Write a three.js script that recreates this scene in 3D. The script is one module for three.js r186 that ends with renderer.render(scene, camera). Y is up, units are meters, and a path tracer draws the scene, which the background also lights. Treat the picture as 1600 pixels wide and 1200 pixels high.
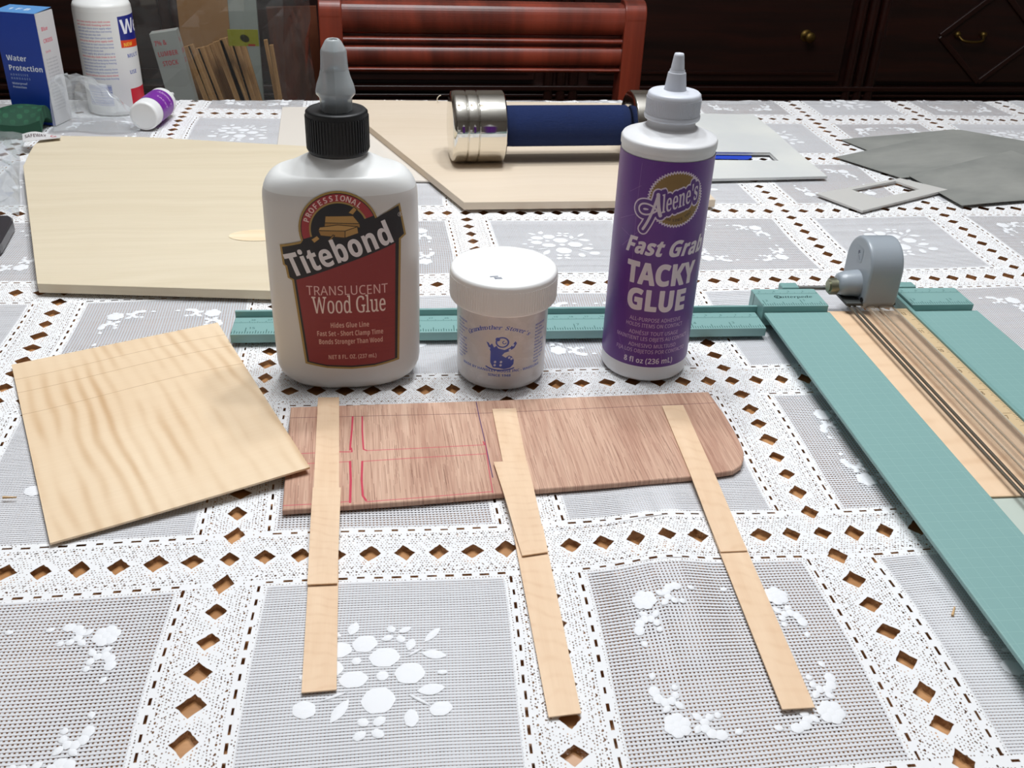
import * as THREE from 'three';
import { mergeGeometries } from 'three/addons/utils/BufferGeometryUtils.js';
import { RoundedBoxGeometry } from 'three/addons/geometries/RoundedBoxGeometry.js';
import { TessellateModifier } from 'three/addons/modifiers/TessellateModifier.js';

// ------------------------------------------------------------------ camera, light, exposure
const T = 0.75;                       // height of the tablecloth
const EYE = 0.283;                    // camera above the tablecloth
const FPX = 1520;                     // focal length in pixels of a 1600 x 1200 frame
const scene = new THREE.Scene();
scene.background = new THREE.Color(0, 0, 0);
const camera = new THREE.PerspectiveCamera(2 * Math.atan(600 / FPX) * 180 / Math.PI, 4 / 3, 0.02, 20);
camera.position.set(0, T + EYE, 0);
camera.rotation.order = 'YXZ';
camera.rotation.set(-30 * Math.PI / 180, -9.8 * Math.PI / 180, 2.5 * Math.PI / 180);
camera.focus = 0.62; camera.userData.fStop = 45;
camera.updateMatrixWorld(true);
const renderer = new THREE.WebGLRenderer({ antialias: true });
renderer.toneMapping = THREE.LinearToneMapping;
renderer.toneMappingExposure = 0.348;
renderer.shadowMap.enabled = true;
const LAMP = { x: 0.14, y: T + 1.10, z: -0.72, ring: 0.22, cd: 2.2, color: new THREE.Color(0.93, 0.968, 1.0) };

// ------------------------------------------------------------------ helpers
const V3 = (x, y, z) => new THREE.Vector3(x, y, z);
const rad = (d) => d * Math.PI / 180;
function rng(seed) { let s = seed | 0; return () => { s = (s + 0x6d2b79f5) | 0; let t = Math.imul(s ^ (s >>> 15), 1 | s); t = (t + Math.imul(t ^ (t >>> 7), 61 | t)) ^ t; return ((t ^ (t >>> 14)) >>> 0) / 4294967296; }; }
const hash = (x, y, s) => { let h = Math.imul(x, 374761393) + Math.imul(y, 668265263) + Math.imul(s, 974634151); h = Math.imul(h ^ (h >>> 13), 1274126177); return ((h ^ (h >>> 16)) >>> 0) / 4294967296; };
function noise(x, y, s = 0) { const ix = Math.floor(x), iy = Math.floor(y), fx = x - ix, fy = y - iy, u = fx * fx * (3 - 2 * fx), v = fy * fy * (3 - 2 * fy);
  return (hash(ix, iy, s) * (1 - u) + hash(ix + 1, iy, s) * u) * (1 - v) + (hash(ix, iy + 1, s) * (1 - u) + hash(ix + 1, iy + 1, s) * u) * v; }
function fbm(x, y, s = 0, o = 4) { let a = 0, w = 0.5, n = 0; for (let i = 0; i < o; i++) { a += w * noise(x, y, s + i); n += w; w *= 0.5; x *= 2.03; y *= 2.03; } return a / n; }
// a photo pixel only gives a direction: ground(h) meets the plane h above the cloth, wall(z) meets an upright plane
function ray(px, py) { return V3((px - 800) / FPX, -(py - 600) / FPX, -1).applyQuaternion(camera.quaternion); }
function G(px, py, h = 0) { const d = ray(px, py), t = (EYE - h) / -d.y; return V3(d.x * t, T + h, d.z * t); }
function W(px, py, z) { const d = ray(px, py), t = z / d.z; return V3(d.x * t, T + EYE + d.y * t, z); }
const used = new Map();
const numbered = (n) => { const k = used.get(n) ?? 0; used.set(n, k + 1); return k ? n + '_' + String(k).padStart(3, '0') : n; };
const shade = (o) => { o.castShadow = true; o.receiveShadow = true; return o; };
function thing(name, label, category, pos = V3(0, 0, 0), turn = 0, group) { const o = new THREE.Group(); o.name = numbered(name); scene.add(o); o.position.copy(pos); o.rotation.y = turn; o.userData = { label, category }; if (group) o.userData.group = group; return o; }
function part(name, geo, mat, parent, label) { const m = shade(new THREE.Mesh(Array.isArray(geo) ? mergeGeometries(geo.map((g) => (g.index ? g.toNonIndexed() : g))) : geo, mat)); m.name = name; parent.add(m); if (label) m.userData.label = label; return m; }
function single(name, geo, mat, label, category, pos, group) { const m = part(numbered(name), geo, mat, scene); m.userData = { label, category }; if (group) m.userData.group = group; if (pos) m.position.copy(pos); return m; }
function struct(name, geo, mat) { const m = part(name, geo, mat, scene); m.userData = { kind: 'structure' }; return m; }
const box = (w, h, d, x = 0, y = 0, z = 0, r = 0) => (r ? new RoundedBoxGeometry(w, h, d, 2, r) : new THREE.BoxGeometry(w, h, d)).translate(x, y, z);
const cyl = (r1, r2, h, x = 0, y = 0, z = 0, n = 32) => new THREE.CylinderGeometry(r1, r2, h, n).translate(x, y, z);
const lathe = (pts, n = 64) => new THREE.LatheGeometry(pts.map(([r, y]) => new THREE.Vector2(r, y)), n);
function tube(points, r, seg = 24, n = 8) { return new THREE.TubeGeometry(new THREE.CatmullRomCurve3(points), seg, r, n); }
const std = (o) => new THREE.MeshStandardMaterial(o), phys = (o) => new THREE.MeshPhysicalMaterial(o);
const rgb = (r, g, b) => new THREE.Color().setRGB(r / 255, g / 255, b / 255, THREE.SRGBColorSpace);
function canvas(w, h, draw) { const c = document.createElement('canvas'); c.width = w; c.height = h; const x = c.getContext('2d'); draw(x, w, h); const t = new THREE.CanvasTexture(c); t.colorSpace = THREE.SRGBColorSpace; t.magFilter = THREE.LinearFilter; t.anisotropy = 8; return t; }
function pixels(w, h, fn, srgb = true) { const d = new Uint8Array(w * h * 4); for (let y = 0; y < h; y++) for (let x = 0; x < w; x++) { const c = fn(x / w, y / h, x, y), i = (y * w + x) * 4; d[i] = Math.max(0, Math.min(255, c[0])); d[i + 1] = Math.max(0, Math.min(255, c[1])); d[i + 2] = Math.max(0, Math.min(255, c[2])); d[i + 3] = 255; }
  const t = new THREE.DataTexture(d, w, h); if (srgb) t.colorSpace = THREE.SRGBColorSpace; t.magFilter = THREE.LinearFilter; t.wrapS = t.wrapT = THREE.MirroredRepeatWrapping; t.needsUpdate = true; return t; }
const mix = (a, b, t) => [a[0] + (b[0] - a[0]) * t, a[1] + (b[1] - a[1]) * t, a[2] + (b[2] - a[2]) * t];
const rep = (t, x, y) => { t.repeat.set(x, y); return t; };
// planar texture coordinates in metres of the ground plane (local x and -z), scaled to w x d
function planar(geo, x0, z0, w, d) { const p = geo.attributes.position, uv = new Float32Array(p.count * 2); for (let i = 0; i < p.count; i++) { uv[2 * i] = (p.getX(i) - x0) / w; uv[2 * i + 1] = 1 - (p.getZ(i) - z0) / d; } geo.setAttribute('uv', new THREE.BufferAttribute(uv, 2)); return geo; }
// a flat board whose outline is given by points on its top face
function slabGeo(top, thick, holes = [], bevel = 0.0003) {
  const c = V3(0, 0, 0); top.forEach((p) => c.addScaledVector(p, 1 / top.length)); c.y = top[0].y - thick;
  const loc = (p) => new THREE.Vector2(p.x - c.x, -(p.z - c.z)), s = new THREE.Shape(top.map(loc));
  holes.forEach((h) => s.holes.push(new THREE.Path(h.map(loc))));
  const g = new THREE.ExtrudeGeometry(s, { depth: thick - 2 * bevel, bevelEnabled: bevel > 0, bevelThickness: bevel, bevelSize: bevel, bevelOffset: -bevel, bevelSegments: 1, curveSegments: 8 });
  g.translate(0, 0, bevel).rotateX(-Math.PI / 2); g.userData.c = c; return g;
}
function slab(name, label, category, top, thick, mat, o = {}) { const g = slabGeo(top, thick, o.holes, o.bevel); const m = single(name, g, mat, label, category, g.userData.c, o.group); if (o.uv) { g.computeBoundingBox(); const b = g.boundingBox; planar(g, b.min.x, b.min.z, b.max.x - b.min.x, b.max.z - b.min.z); } return m; }
// a thin sheet between four corners, height from fn(s, t), with thickness
function sheetGeo(c, fn, thick, ns, nt) {
  const pos = [], uv = [], idx = [], at = (s, t) => { const a = c[0].clone().lerp(c[1], s), b = c[3].clone().lerp(c[2], s); const p = a.lerp(b, t); p.y = fn ? fn(s, t, p) : p.y; return p; };
  for (let k = 0; k < 2; k++) for (let j = 0; j <= nt; j++) for (let i = 0; i <= ns; i++) { const p = at(i / ns, j / nt); pos.push(p.x, p.y + (k ? -thick : 0), p.z); uv.push(i / ns, 1 - j / nt); }
  const n = (ns + 1) * (nt + 1), id = (k, i, j) => k * n + j * (ns + 1) + i;
  for (let j = 0; j < nt; j++) for (let i = 0; i < ns; i++) { idx.push(id(0, i, j), id(0, i, j + 1), id(0, i + 1, j), id(0, i + 1, j), id(0, i, j + 1), id(0, i + 1, j + 1)); idx.push(id(1, i, j), id(1, i + 1, j), id(1, i, j + 1), id(1, i + 1, j), id(1, i + 1, j + 1), id(1, i, j + 1)); }
  for (let i = 0; i < ns; i++) { idx.push(id(0, i, 0), id(0, i + 1, 0), id(1, i, 0), id(0, i + 1, 0), id(1, i + 1, 0), id(1, i, 0)); idx.push(id(0, i, nt), id(1, i, nt), id(0, i + 1, nt), id(0, i + 1, nt), id(1, i, nt), id(1, i + 1, nt)); }
  for (let j = 0; j < nt; j++) { idx.push(id(0, 0, j), id(1, 0, j), id(0, 0, j + 1), id(0, 0, j + 1), id(1, 0, j), id(1, 0, j + 1)); idx.push(id(0, ns, j), id(0, ns, j + 1), id(1, ns, j), id(0, ns, j + 1), id(1, ns, j + 1), id(1, ns, j)); }
  const g = new THREE.BufferGeometry(); g.setAttribute('position', new THREE.Float32BufferAttribute(pos, 3)); g.setAttribute('uv', new THREE.Float32BufferAttribute(uv, 2)); g.setIndex(idx);
  const h = g.toNonIndexed(); h.computeVertexNormals(); return h;
}
function sheet(name, label, category, corners, fn, thick, mat, ns, nt, group) { const g = sheetGeo(corners, fn, thick, ns, nt), c = V3(0, 0, 0); corners.forEach((p) => c.addScaledVector(p, 0.25)); g.computeBoundingBox(); c.y = g.boundingBox.min.y; g.translate(-c.x, -c.y, -c.z); return single(name, g, mat, label, category, c, group); }

// ------------------------------------------------------------------ materials
const woodPixels = (w, h, a, b, fx, fy, seed, streak = 1) => pixels(w, h, (u, v) => { const warp = fbm(u * 3, v * 3, seed + 9, 3) * 1.2; const g = fbm(u * fx + warp, v * fy + warp * 2, seed, 5), f = noise(u * fx * 6, v * fy * 14, seed + 5); return mix(a, b, Math.max(0, Math.min(1, (g - 0.3) * 1.9 * streak + (f - 0.5) * 0.25))); });
const mahoganyTex = woodPixels(512, 512, [146, 60, 40], [82, 31, 21], 2, 26, 11);
const mahogany = phys({ map: mahoganyTex, color: 0xffffff, roughness: 0.4, clearcoat: 0.3, clearcoatRoughness: 0.3 });
const sideTex = woodPixels(512, 512, [44, 17, 11], [20, 8, 6], 2, 22, 21);
const sideWood = phys({ map: sideTex, roughness: 0.4, clearcoat: 0.3, clearcoatRoughness: 0.3 });
const tableWood = phys({ map: rep(woodPixels(1024, 1024, [208, 156, 106], [166, 116, 70], 5, 60, 31), 1, 1), roughness: 0.35, clearcoat: 0.3, clearcoatRoughness: 0.25 });
const oldBrass = std({ color: rgb(112, 90, 48), metalness: 1, roughness: 0.5 });
const sideTrim = phys({ map: sideTex, color: rgb(255, 225, 215), roughness: 0.35, clearcoat: 0.4, clearcoatRoughness: 0.3 });
const brass = std({ color: rgb(150, 120, 60), metalness: 1, roughness: 0.35 });
const paintWall = std({ color: rgb(136, 128, 120), roughness: 0.9 });
const paintCeil = std({ color: rgb(216, 214, 212), roughness: 0.95 });
const floorMat = std({ map: rep(woodPixels(512, 512, [140, 98, 62], [98, 64, 38], 3, 30, 41), 3, 3), roughness: 0.5 });
const white = std({ color: rgb(240, 240, 240), roughness: 0.35 });

// ------------------------------------------------------------------ the room
struct('floor', box(5, 0.1, 5.2, 0.3, -0.05, -0.3), floorMat);
struct('ceiling', box(5, 0.1, 5.2, 0.3, 2.55, -0.3), paintCeil);
struct('wall_back', box(5, 2.5, 0.1, 0.3, 1.25, -2.55), paintWall);
struct('wall_front', box(5, 2.5, 0.1, 0.3, 1.25, 1.95), paintWall);
struct('wall_left', box(0.1, 2.5, 4.4, -1.95, 1.25, -0.3), paintWall);
struct('wall_right', box(0.1, 2.5, 4.4, 2.55, 1.25, -0.3), paintWall);
struct('baseboard_back', box(4.4, 0.09, 0.015, 0.3, 0.045, -2.492), white);

// chandelier above the table: five arms, each with a frosted globe
{
  const c = thing('chandelier', 'brass chandelier with five frosted globes hanging over the table', 'chandelier', V3(LAMP.x, LAMP.y, LAMP.z));
  const top = 2.5 - LAMP.y, glow = std({ color: 0xffffff, emissive: LAMP.color, emissiveIntensity: 14, roughness: 0.5 });
  part('canopy', lathe([[0.00001, top], [0.06, top], [0.055, top - 0.02], [0.012, top - 0.035]], 32), brass, c);
  part('stem', cyl(0.006, 0.006, top - 0.12, 0, (top + 0.09) / 2, 0, 12), brass, c);
  part('hub', lathe([[0.00001, 0.16], [0.02, 0.15], [0.03, 0.12], [0.018, 0.09], [0.001, 0.08]], 24), brass, c);
  for (let k = 0; k < 5; k++) {
    const a = rad(20 + k * 72), x = Math.cos(a), z = Math.sin(a), R = LAMP.ring;
    part('arm', tube([V3(x * 0.02, 0.12, z * 0.02), V3(x * R * 0.5, 0.09, z * R * 0.5), V3(x * R * 0.95, 0.1, z * R * 0.95), V3(x * R, 0.075, z * R)], 0.006), brass, c);
    const b = part('globe', new THREE.SphereGeometry(0.042, 24, 16).translate(x * R, 0.03, z * R), glow, c);
    b.castShadow = false;
    const l = new THREE.PointLight(LAMP.color, LAMP.cd, 0, 2); l.position.set(x * R, 0.03, z * R); l.castShadow = true; l.shadow.radius = 2; l.name = 'globe_light'; c.add(l);
  }
}

// ------------------------------------------------------------------ dining table
const TB = { x0: -0.72, x1: 1.28, z0: -1.139, z1: -0.06, wood: T - 0.0032 };
{
  const t = thing('dining_table', 'orange brown wooden dining table under the white lace cloth', 'table', V3((TB.x0 + TB.x1) / 2, 0, (TB.z0 + TB.z1) / 2));
  const w = TB.x1 - TB.x0, d = TB.z1 - TB.z0;
  const g = box(w, 0.028, d, 0, TB.wood - 0.014, 0, 0.004); planar(g, -w / 2, -d / 2, w * 0.5, d * 0.5);
  part('table_top', g, tableWood, t);
  for (const s of [-1, 1]) { part('apron', box(w - 0.24, 0.09, 0.022, 0, TB.wood - 0.074, s * (d / 2 - 0.09)), tableWood, t); part('apron', box(0.022, 0.09, d - 0.2, s * (w / 2 - 0.11), TB.wood - 0.074, 0), tableWood, t); }
  for (const sx of [-1, 1]) for (const sz of [-1, 1]) part('leg', lathe([[0.00001, 0], [0.022, 0], [0.026, 0.05], [0.034, 0.5], [0.038, TB.wood - 0.13], [0.038, TB.wood - 0.029], [0.001, TB.wood - 0.029]], 20).translate(sx * (w / 2 - 0.1), 0, sz * (d / 2 - 0.09)), tableWood, t);
}

// ------------------------------------------------------------------ lace tablecloth
// pattern cells (u, v) to the ground: a regular grid plus small local pulls of the cloth
const KNOTS = [[1, 0, 2.9, -2], [2, 0, 1.1, -3.1], [3, 0, -2.2, -2.8], [1, 1, 2.3, -0.3], [2, 1, -0.3, 3.6], [3, 1, -3.6, -1.2], [0, 2, -4.7, 9.4], [2, 2, -0.5, 3.6], [4, 2, 0.7, 2.9], [3, 2, -1.7, 2.1], [2, 3, -0.8, 11.5], [4, 3, -4.8, 6.7], [5, 3, -0.5, 1.8], [0, 5, -4.2, -8.7], [5, 5, 3.1, -2.2], [6, 5, 8.2, -6], [5, 4, -2.3, 4.1], [4, 4, -0.7, 5.3], [1, -0.5, 3.1, -2.3], [3, -0.6, -2.5, -3.1], [2, -0.78, -1, -4.5], [0.4, 0, 2, 0], [3, 3, -2, 8], [1, 2, -1, 5], [6, 3, 2, 0]];
function clothXZ(u, v) {
  let sx = 0, sz = 0, sw = 0.12; for (const [a, b, dx, dz] of KNOTS) { const w = Math.exp(-((u - a) ** 2 + (v - b) ** 2) / 0.8); sx += w * dx; sz += w * dz; sw += w; }
  return [-0.2045 + 0.13852 * u + 0.00563 * v + sx / sw * 0.001 + 0.0012 * Math.sin(v * 5 + u * 1.3), -0.34471 + 0.00482 * u - 0.14681 * v + sz / sw * 0.001 + 0.0012 * Math.sin(u * 4.2 + v)];
}
const bump = (x, z, cx, cz, a, lx, lz, t = 0) => { const c = Math.cos(t), s = Math.sin(t), dx = x - cx, dz = z - cz, p = (c * dx + s * dz) / lx, q = (-s * dx + c * dz) / lz; return a * Math.exp(-p * p - q * q); };
function clothY(x, z) {
  let y = 0.0006 * (fbm(x * 14 + 5, z * 14 + 9, 77, 3) - 0.62);
  y += bump(x, z, 0.125, -0.31, 0.0042, 0.018, 0.05, 0.25) + bump(x, z, 0.25, -0.30, 0.0025, 0.02, 0.05, 0.4) + bump(x, z, 0.02, -0.24, 0.0012, 0.03, 0.04, 0) + bump(x, z, -0.14, -0.27, 0.001, 0.03, 0.05, 0.2);
  return y;
}
function clothPoint(u, v, lift = 0) {
  let [x, z] = clothXZ(u, v), y = T + clothY(x, z) + lift;
  const o = 0.0035;
  if (z < TB.z0) { y -= TB.z0 - z; z = TB.z0 - o - lift; } else if (z > TB.z1) { y -= z - TB.z1; z = TB.z1 + o + lift; }
  if (x < TB.x0) { y = Math.min(y, T - (TB.x0 - x)); x = TB.x0 - o - lift; } else if (x > TB.x1) { y = Math.min(y, T - (x - TB.x1)); x = TB.x1 + o + lift; }
  return V3(x, y, z);
}
{
  const cloth = thing('lace_tablecloth', 'white lace tablecloth with net squares, floral embroidery and rows of diamond holes', 'tablecloth', V3(0, 0, 0));
  const BAND = 0.138, R = rng(5);
  // pinholes of the knitted bands, one tile around a crossing
  const pin = canvas(2048, 2048, (x, w) => {
    x.fillStyle = '#fff'; x.fillRect(0, 0, w, w); x.fillStyle = '#000';
    const r = rng(9), dot = (u, v, a, b) => { x.beginPath(); x.ellipse((u + 0.5) * w, (0.5 - v) * w, a * w, b * w, 0, 0, 7); x.fill(); };
    const clear = (s, t) => { const q = Math.abs(t), k = Math.abs(s * 9 - Math.round(s * 9)) / 9; return q + k > 0.048 && Math.abs(q - 0.11) > 0.011; };
    for (let s = -0.5; s < 0.5; s += 0.0098) for (let t = -0.134; t < 0.134; t += 0.0094) {
      const o = ((Math.round(t / 0.0094) % 2) * 0.0049), a = s + o + (r() - 0.5) * 0.003, b = t + (r() - 0.5) * 0.003, q = 0.0011 + r() * 0.0012;
      if (!clear(a, b) || r() < 0.2) continue;
      dot(a, b, q * 1.2, q); if (Math.abs(a) > BAND) dot(b, a, q, q * 1.2);
    }
    for (let k = -18; k < 18; k++) for (const [t, ra, rb, o] of [[0.084, 0.0042, 0.003, 0.5], [-0.084, 0.0042, 0.003, 0.5], [0.064, 0.003, 0.002, 0], [-0.064, 0.003, 0.002, 0]]) { const s = (k + o) / 36 * (1) * 2 / 2; if (Math.abs(s) < 0.09) continue; dot(s, t + (r() - 0.5) * 0.003, ra, rb); dot(t + (r() - 0.5) * 0.003, s, rb, ra); }
  });
  pin.colorSpace = THREE.NoColorSpace;
  const laceMat = std({ color: rgb(243, 243, 244), roughness: 0.9, alphaMap: pin, transparent: true, side: THREE.DoubleSide });
  const netMat = std({ color: rgb(226, 226, 229), roughness: 0.95, side: THREE.DoubleSide });
  const satin = std({ color: rgb(242, 243, 246), roughness: 0.6, side: THREE.DoubleSide });
  const U0 = -4, U1 = 11, V0 = -2, V1 = 6;
  const inRange = (u, v) => { const [x, z] = clothXZ(u, v); return x > TB.x0 - 0.12 && x < TB.x1 + 0.12 && z > TB.z0 - 0.12 && z < TB.z1 + 0.1; };
  // bands with real diamond and dash holes
  const pos = [], uv = [];
  for (let i = U0; i <= U1; i++) for (let j = V0; j <= V1; j++) {
    if (!inRange(i, j)) continue;
    const out = [], b = BAND, corners = [[0.5, -b], [0.5, b], [b, b], [b, 0.5], [-b, 0.5], [-b, b], [-0.5, b], [-0.5, -b], [-b, -b], [-b, -0.5], [b, -0.5], [b, -b]];
    corners.forEach((p, k) => { const q = corners[(k + 1) % 12]; for (let m = 0; m < 5; m++) out.push(new THREE.Vector2(p[0] + (q[0] - p[0]) * m / 5, p[1] + (q[1] - p[1]) * m / 5)); });
    const s = new THREE.Shape(out);
    const diamond = (cu, cv) => { const a = 0.036 * (0.88 + R() * 0.24), c = 0.036 * (0.85 + R() * 0.3), ou = (R() - 0.5) * 0.006, ov = (R() - 0.5) * 0.006, sk = (R() - 0.5) * 0.35, h = []; for (let k = 0; k < 20; k++) { const th = k / 20 * 2 * Math.PI, r = (0.95 + R() * 0.12) / (Math.abs(Math.cos(th)) + Math.abs(Math.sin(th))), x = Math.cos(th) * r, y = Math.sin(th) * r; h.push(new THREE.Vector2(cu + ou + a * (x + sk * y), cv + ov + c * y)); } s.holes.push(new THREE.Path(h.reverse())); };
    const dash = (cu, cv, hu, hv) => { const a = hu * (0.8 + R() * 0.4), c = hv * (0.8 + R() * 0.4), o = (R() - 0.5) * 0.003; s.holes.push(new THREE.Path([[-a, -c], [-a, c], [a, c], [a, -c]].map(([x, y]) => new THREE.Vector2(cu + x + (hu < hv ? o : 0), cv + y + (hu > hv ? o : 0))))); };
    diamond(0, 0);
    for (let k = 1; k <= 4; k++) { diamond(k / 9, 0); diamond(-k / 9, 0); diamond(0, k / 9); diamond(0, -k / 9); }
    for (let k = 0; k < 9; k++) { const p = (k + 0.5) / 18; if (p < 0.125) continue; for (const sg of [-1, 1]) for (const sd of [-1, 1]) { dash(sg * p, sd * 0.111, 0.0135, 0.0042); dash(sd * 0.111, sg * p, 0.0042, 0.0135); } }
    const g = new TessellateModifier(0.06, 4).modify(new THREE.ShapeGeometry(s, 1)), p = g.attributes.position;
    for (let k = 0; k < p.count; k++) { const q = clothPoint(i + p.getX(k), j + p.getY(k)); pos.push(q.x, q.y, q.z); uv.push(p.getX(k) + 0.5, p.getY(k) + 0.5); }
  }
  const bg = new THREE.BufferGeometry(); bg.setAttribute('position', new THREE.Float32BufferAttribute(pos, 3)); bg.setAttribute('uv', new THREE.Float32BufferAttribute(uv, 2)); bg.computeVertexNormals();
  part('lace_band', bg, laceMat, cloth, 'knitted lace band with diamond holes');
  // net squares and their embroidery
  const BOUQUET = [[775, 605, 85, 63, 0], [755, 860, 90, 78, 0], [615, 730, 78, 52, 0], [918, 710, 82, 68, 0], [660, 513, 70, 57, 10], [520, 545, 72, 50, 0], [490, 660, 65, 52, 0], [622, 620, 27, 24, 0], [770, 718, 34, 30, 0],
    [588, 410, 52, 30, 75, 1], [480, 440, 50, 20, -25, 1], [803, 425, 28, 22, -40], [882, 433, 40, 20, 25, 1], [785, 483, 38, 20, 15, 1], [860, 492, 30, 22, -45], [918, 530, 46, 26, 75, 1], [1040, 470, 72, 22, 50, 1], [945, 580, 55, 8, 35, 1], [1050, 600, 72, 30, -12, 1], [1035, 812, 77, 36, 8, 1], [1095, 712, 28, 16, 0], [555, 905, 84, 30, 58, 1], [370, 885, 64, 50, -20], [525, 820, 78, 9, 20, 1], [970, 870, 72, 9, -35, 1], [1085, 925, 62, 42, 15], [930, 970, 38, 50, 0], [680, 975, 32, 24, -30], [765, 975, 36, 25, 35], [665, 1045, 36, 24, 35], [758, 1040, 36, 24, -30], [410, 775, 32, 16, 0], [430, 600, 30, 20, 0], [350, 700, 30, 18, 0]]
    .map(([x, y, a, b, r, leaf]) => [(x - 770) / 1972, -(y - 718) / 1722, a / 1972, b / 1800, r, leaf]);
  const WREATH = [];
  for (const sx of [-1, 1]) for (const sy of [-1, 1]) {
    for (let k = 0; k < 6; k++) WREATH.push([sx * (0.215 + 0.021 * Math.cos(k * 1.047 + 0.3)), sy * (0.215 + 0.021 * Math.sin(k * 1.047 + 0.3)), 0.018, 0.018, 0]);
    WREATH.push([sx * 0.215, sy * 0.215, 0.02, 0.02, 0]);
    const both = (a, b, c, d, e, l) => { WREATH.push([sx * a, sy * b, c, d, e * sx * sy, l]); WREATH.push([sx * b, sy * a, d === c ? c : c, d, (90 - e) * sx * sy, l]); };
    both(0.163, 0.232, 0.016, 0.01, 50, 1); both(0.155, 0.195, 0.017, 0.011, -40, 1);
    for (let k = 0; k < 6; k++) { const t = k / 5, th = rad(-100 + 190 * t); both(0.105 + 0.038 * Math.cos(th), 0.225 + 0.03 * Math.sin(th), 0.010 + 0.008 * t, 0.010 + 0.006 * t, 0); }
    both(0.055, 0.25, 0.014, 0.010, 20, 1);
  }
  const motif = (list, cu, cv) => {
    const p = [], ix = [], uvs = [];
    for (const [mu, mv, a, b, r, leaf] of list) {
      const n0 = p.length / 3, c = Math.cos(rad(r)), s = Math.sin(rad(r)), put = (x, y, l) => { const q = clothPoint(cu + mu + c * x - s * y, cv + mv + s * x + c * y, l); p.push(q.x, q.y, q.z); uvs.push(x, y); };
      put(0, 0, 0.0006);
      for (let k = 0; k < 16; k++) { const th = k / 16 * 2 * Math.PI; const w = leaf ? Math.sign(Math.sin(th)) * Math.sin(th) ** 2 : Math.sin(th); put(0.72 * a * Math.cos(th), 0.72 * b * w, 0.0005); }
      for (let k = 0; k < 16; k++) { const th = k / 16 * 2 * Math.PI; const w = leaf ? Math.sign(Math.sin(th)) * Math.sin(th) ** 2 : Math.sin(th), e = 1 + (leaf ? 0 : 0.05 * Math.cos(k * 2.4 + mu * 90)); put(a * Math.cos(th) * e, b * w * e, 0.00025); }
      for (let k = 0; k < 16; k++) { const q = (k + 1) % 16; ix.push(n0, n0 + 1 + k, n0 + 1 + q, n0 + 1 + k, n0 + 17 + k, n0 + 1 + q, n0 + 1 + q, n0 + 17 + k, n0 + 17 + q); }
    }
    const g = new THREE.BufferGeometry(); g.setAttribute('position', new THREE.Float32BufferAttribute(p, 3)); g.setAttribute('uv', new THREE.Float32BufferAttribute(uvs, 2)); g.setIndex(ix); g.computeVertexNormals(); return g;
  };
  for (let i = U0; i < U1; i++) for (let j = V0; j < V1; j++) {
    if (!inRange(i + 0.5, j + 0.5)) continue;
    const bouquet = ((i + j) & 1) === 0, N = bouquet ? 74 : 60, half = bouquet ? 0.36 : 0.275, p = [], ix = [], S = 7, lo = BAND - 0.004, len = 1 - 2 * lo;
    for (let d = 0; d < 2; d++) for (let k = 0; k <= N; k++) {
      const c = lo + len * k / N, w = len / N * half * (0.9 + 0.2 * hash(k, i * 31 + j, d)), n0 = p.length / 3;
      for (let m = 0; m <= S; m++) { const q = lo + len * m / S; for (const e of [-w, w]) { const r = d ? clothPoint(i + q, j + c + e, 0.0001) : clothPoint(i + c + e, j + q, -0.0001); p.push(r.x, r.y, r.z); } if (m) { const a = n0 + 2 * m - 2; ix.push(a, a + 1, a + 2, a + 1, a + 3, a + 2); } }
    }
    const g = new THREE.BufferGeometry(); g.setAttribute('position', new THREE.Float32BufferAttribute(p, 3)); g.setIndex(ix); g.computeVertexNormals();
    part('net_panel', g, netMat, cloth, bouquet ? 'fine net square' : 'open net square');
    part(bouquet ? 'embroidered_bouquet' : 'embroidered_wreath', motif(bouquet ? BOUQUET : WREATH, i + 0.5, j + 0.5), satin, cloth, bouquet ? 'white satin stitch bouquet' : 'white satin stitch wreath');
  }
}

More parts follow.
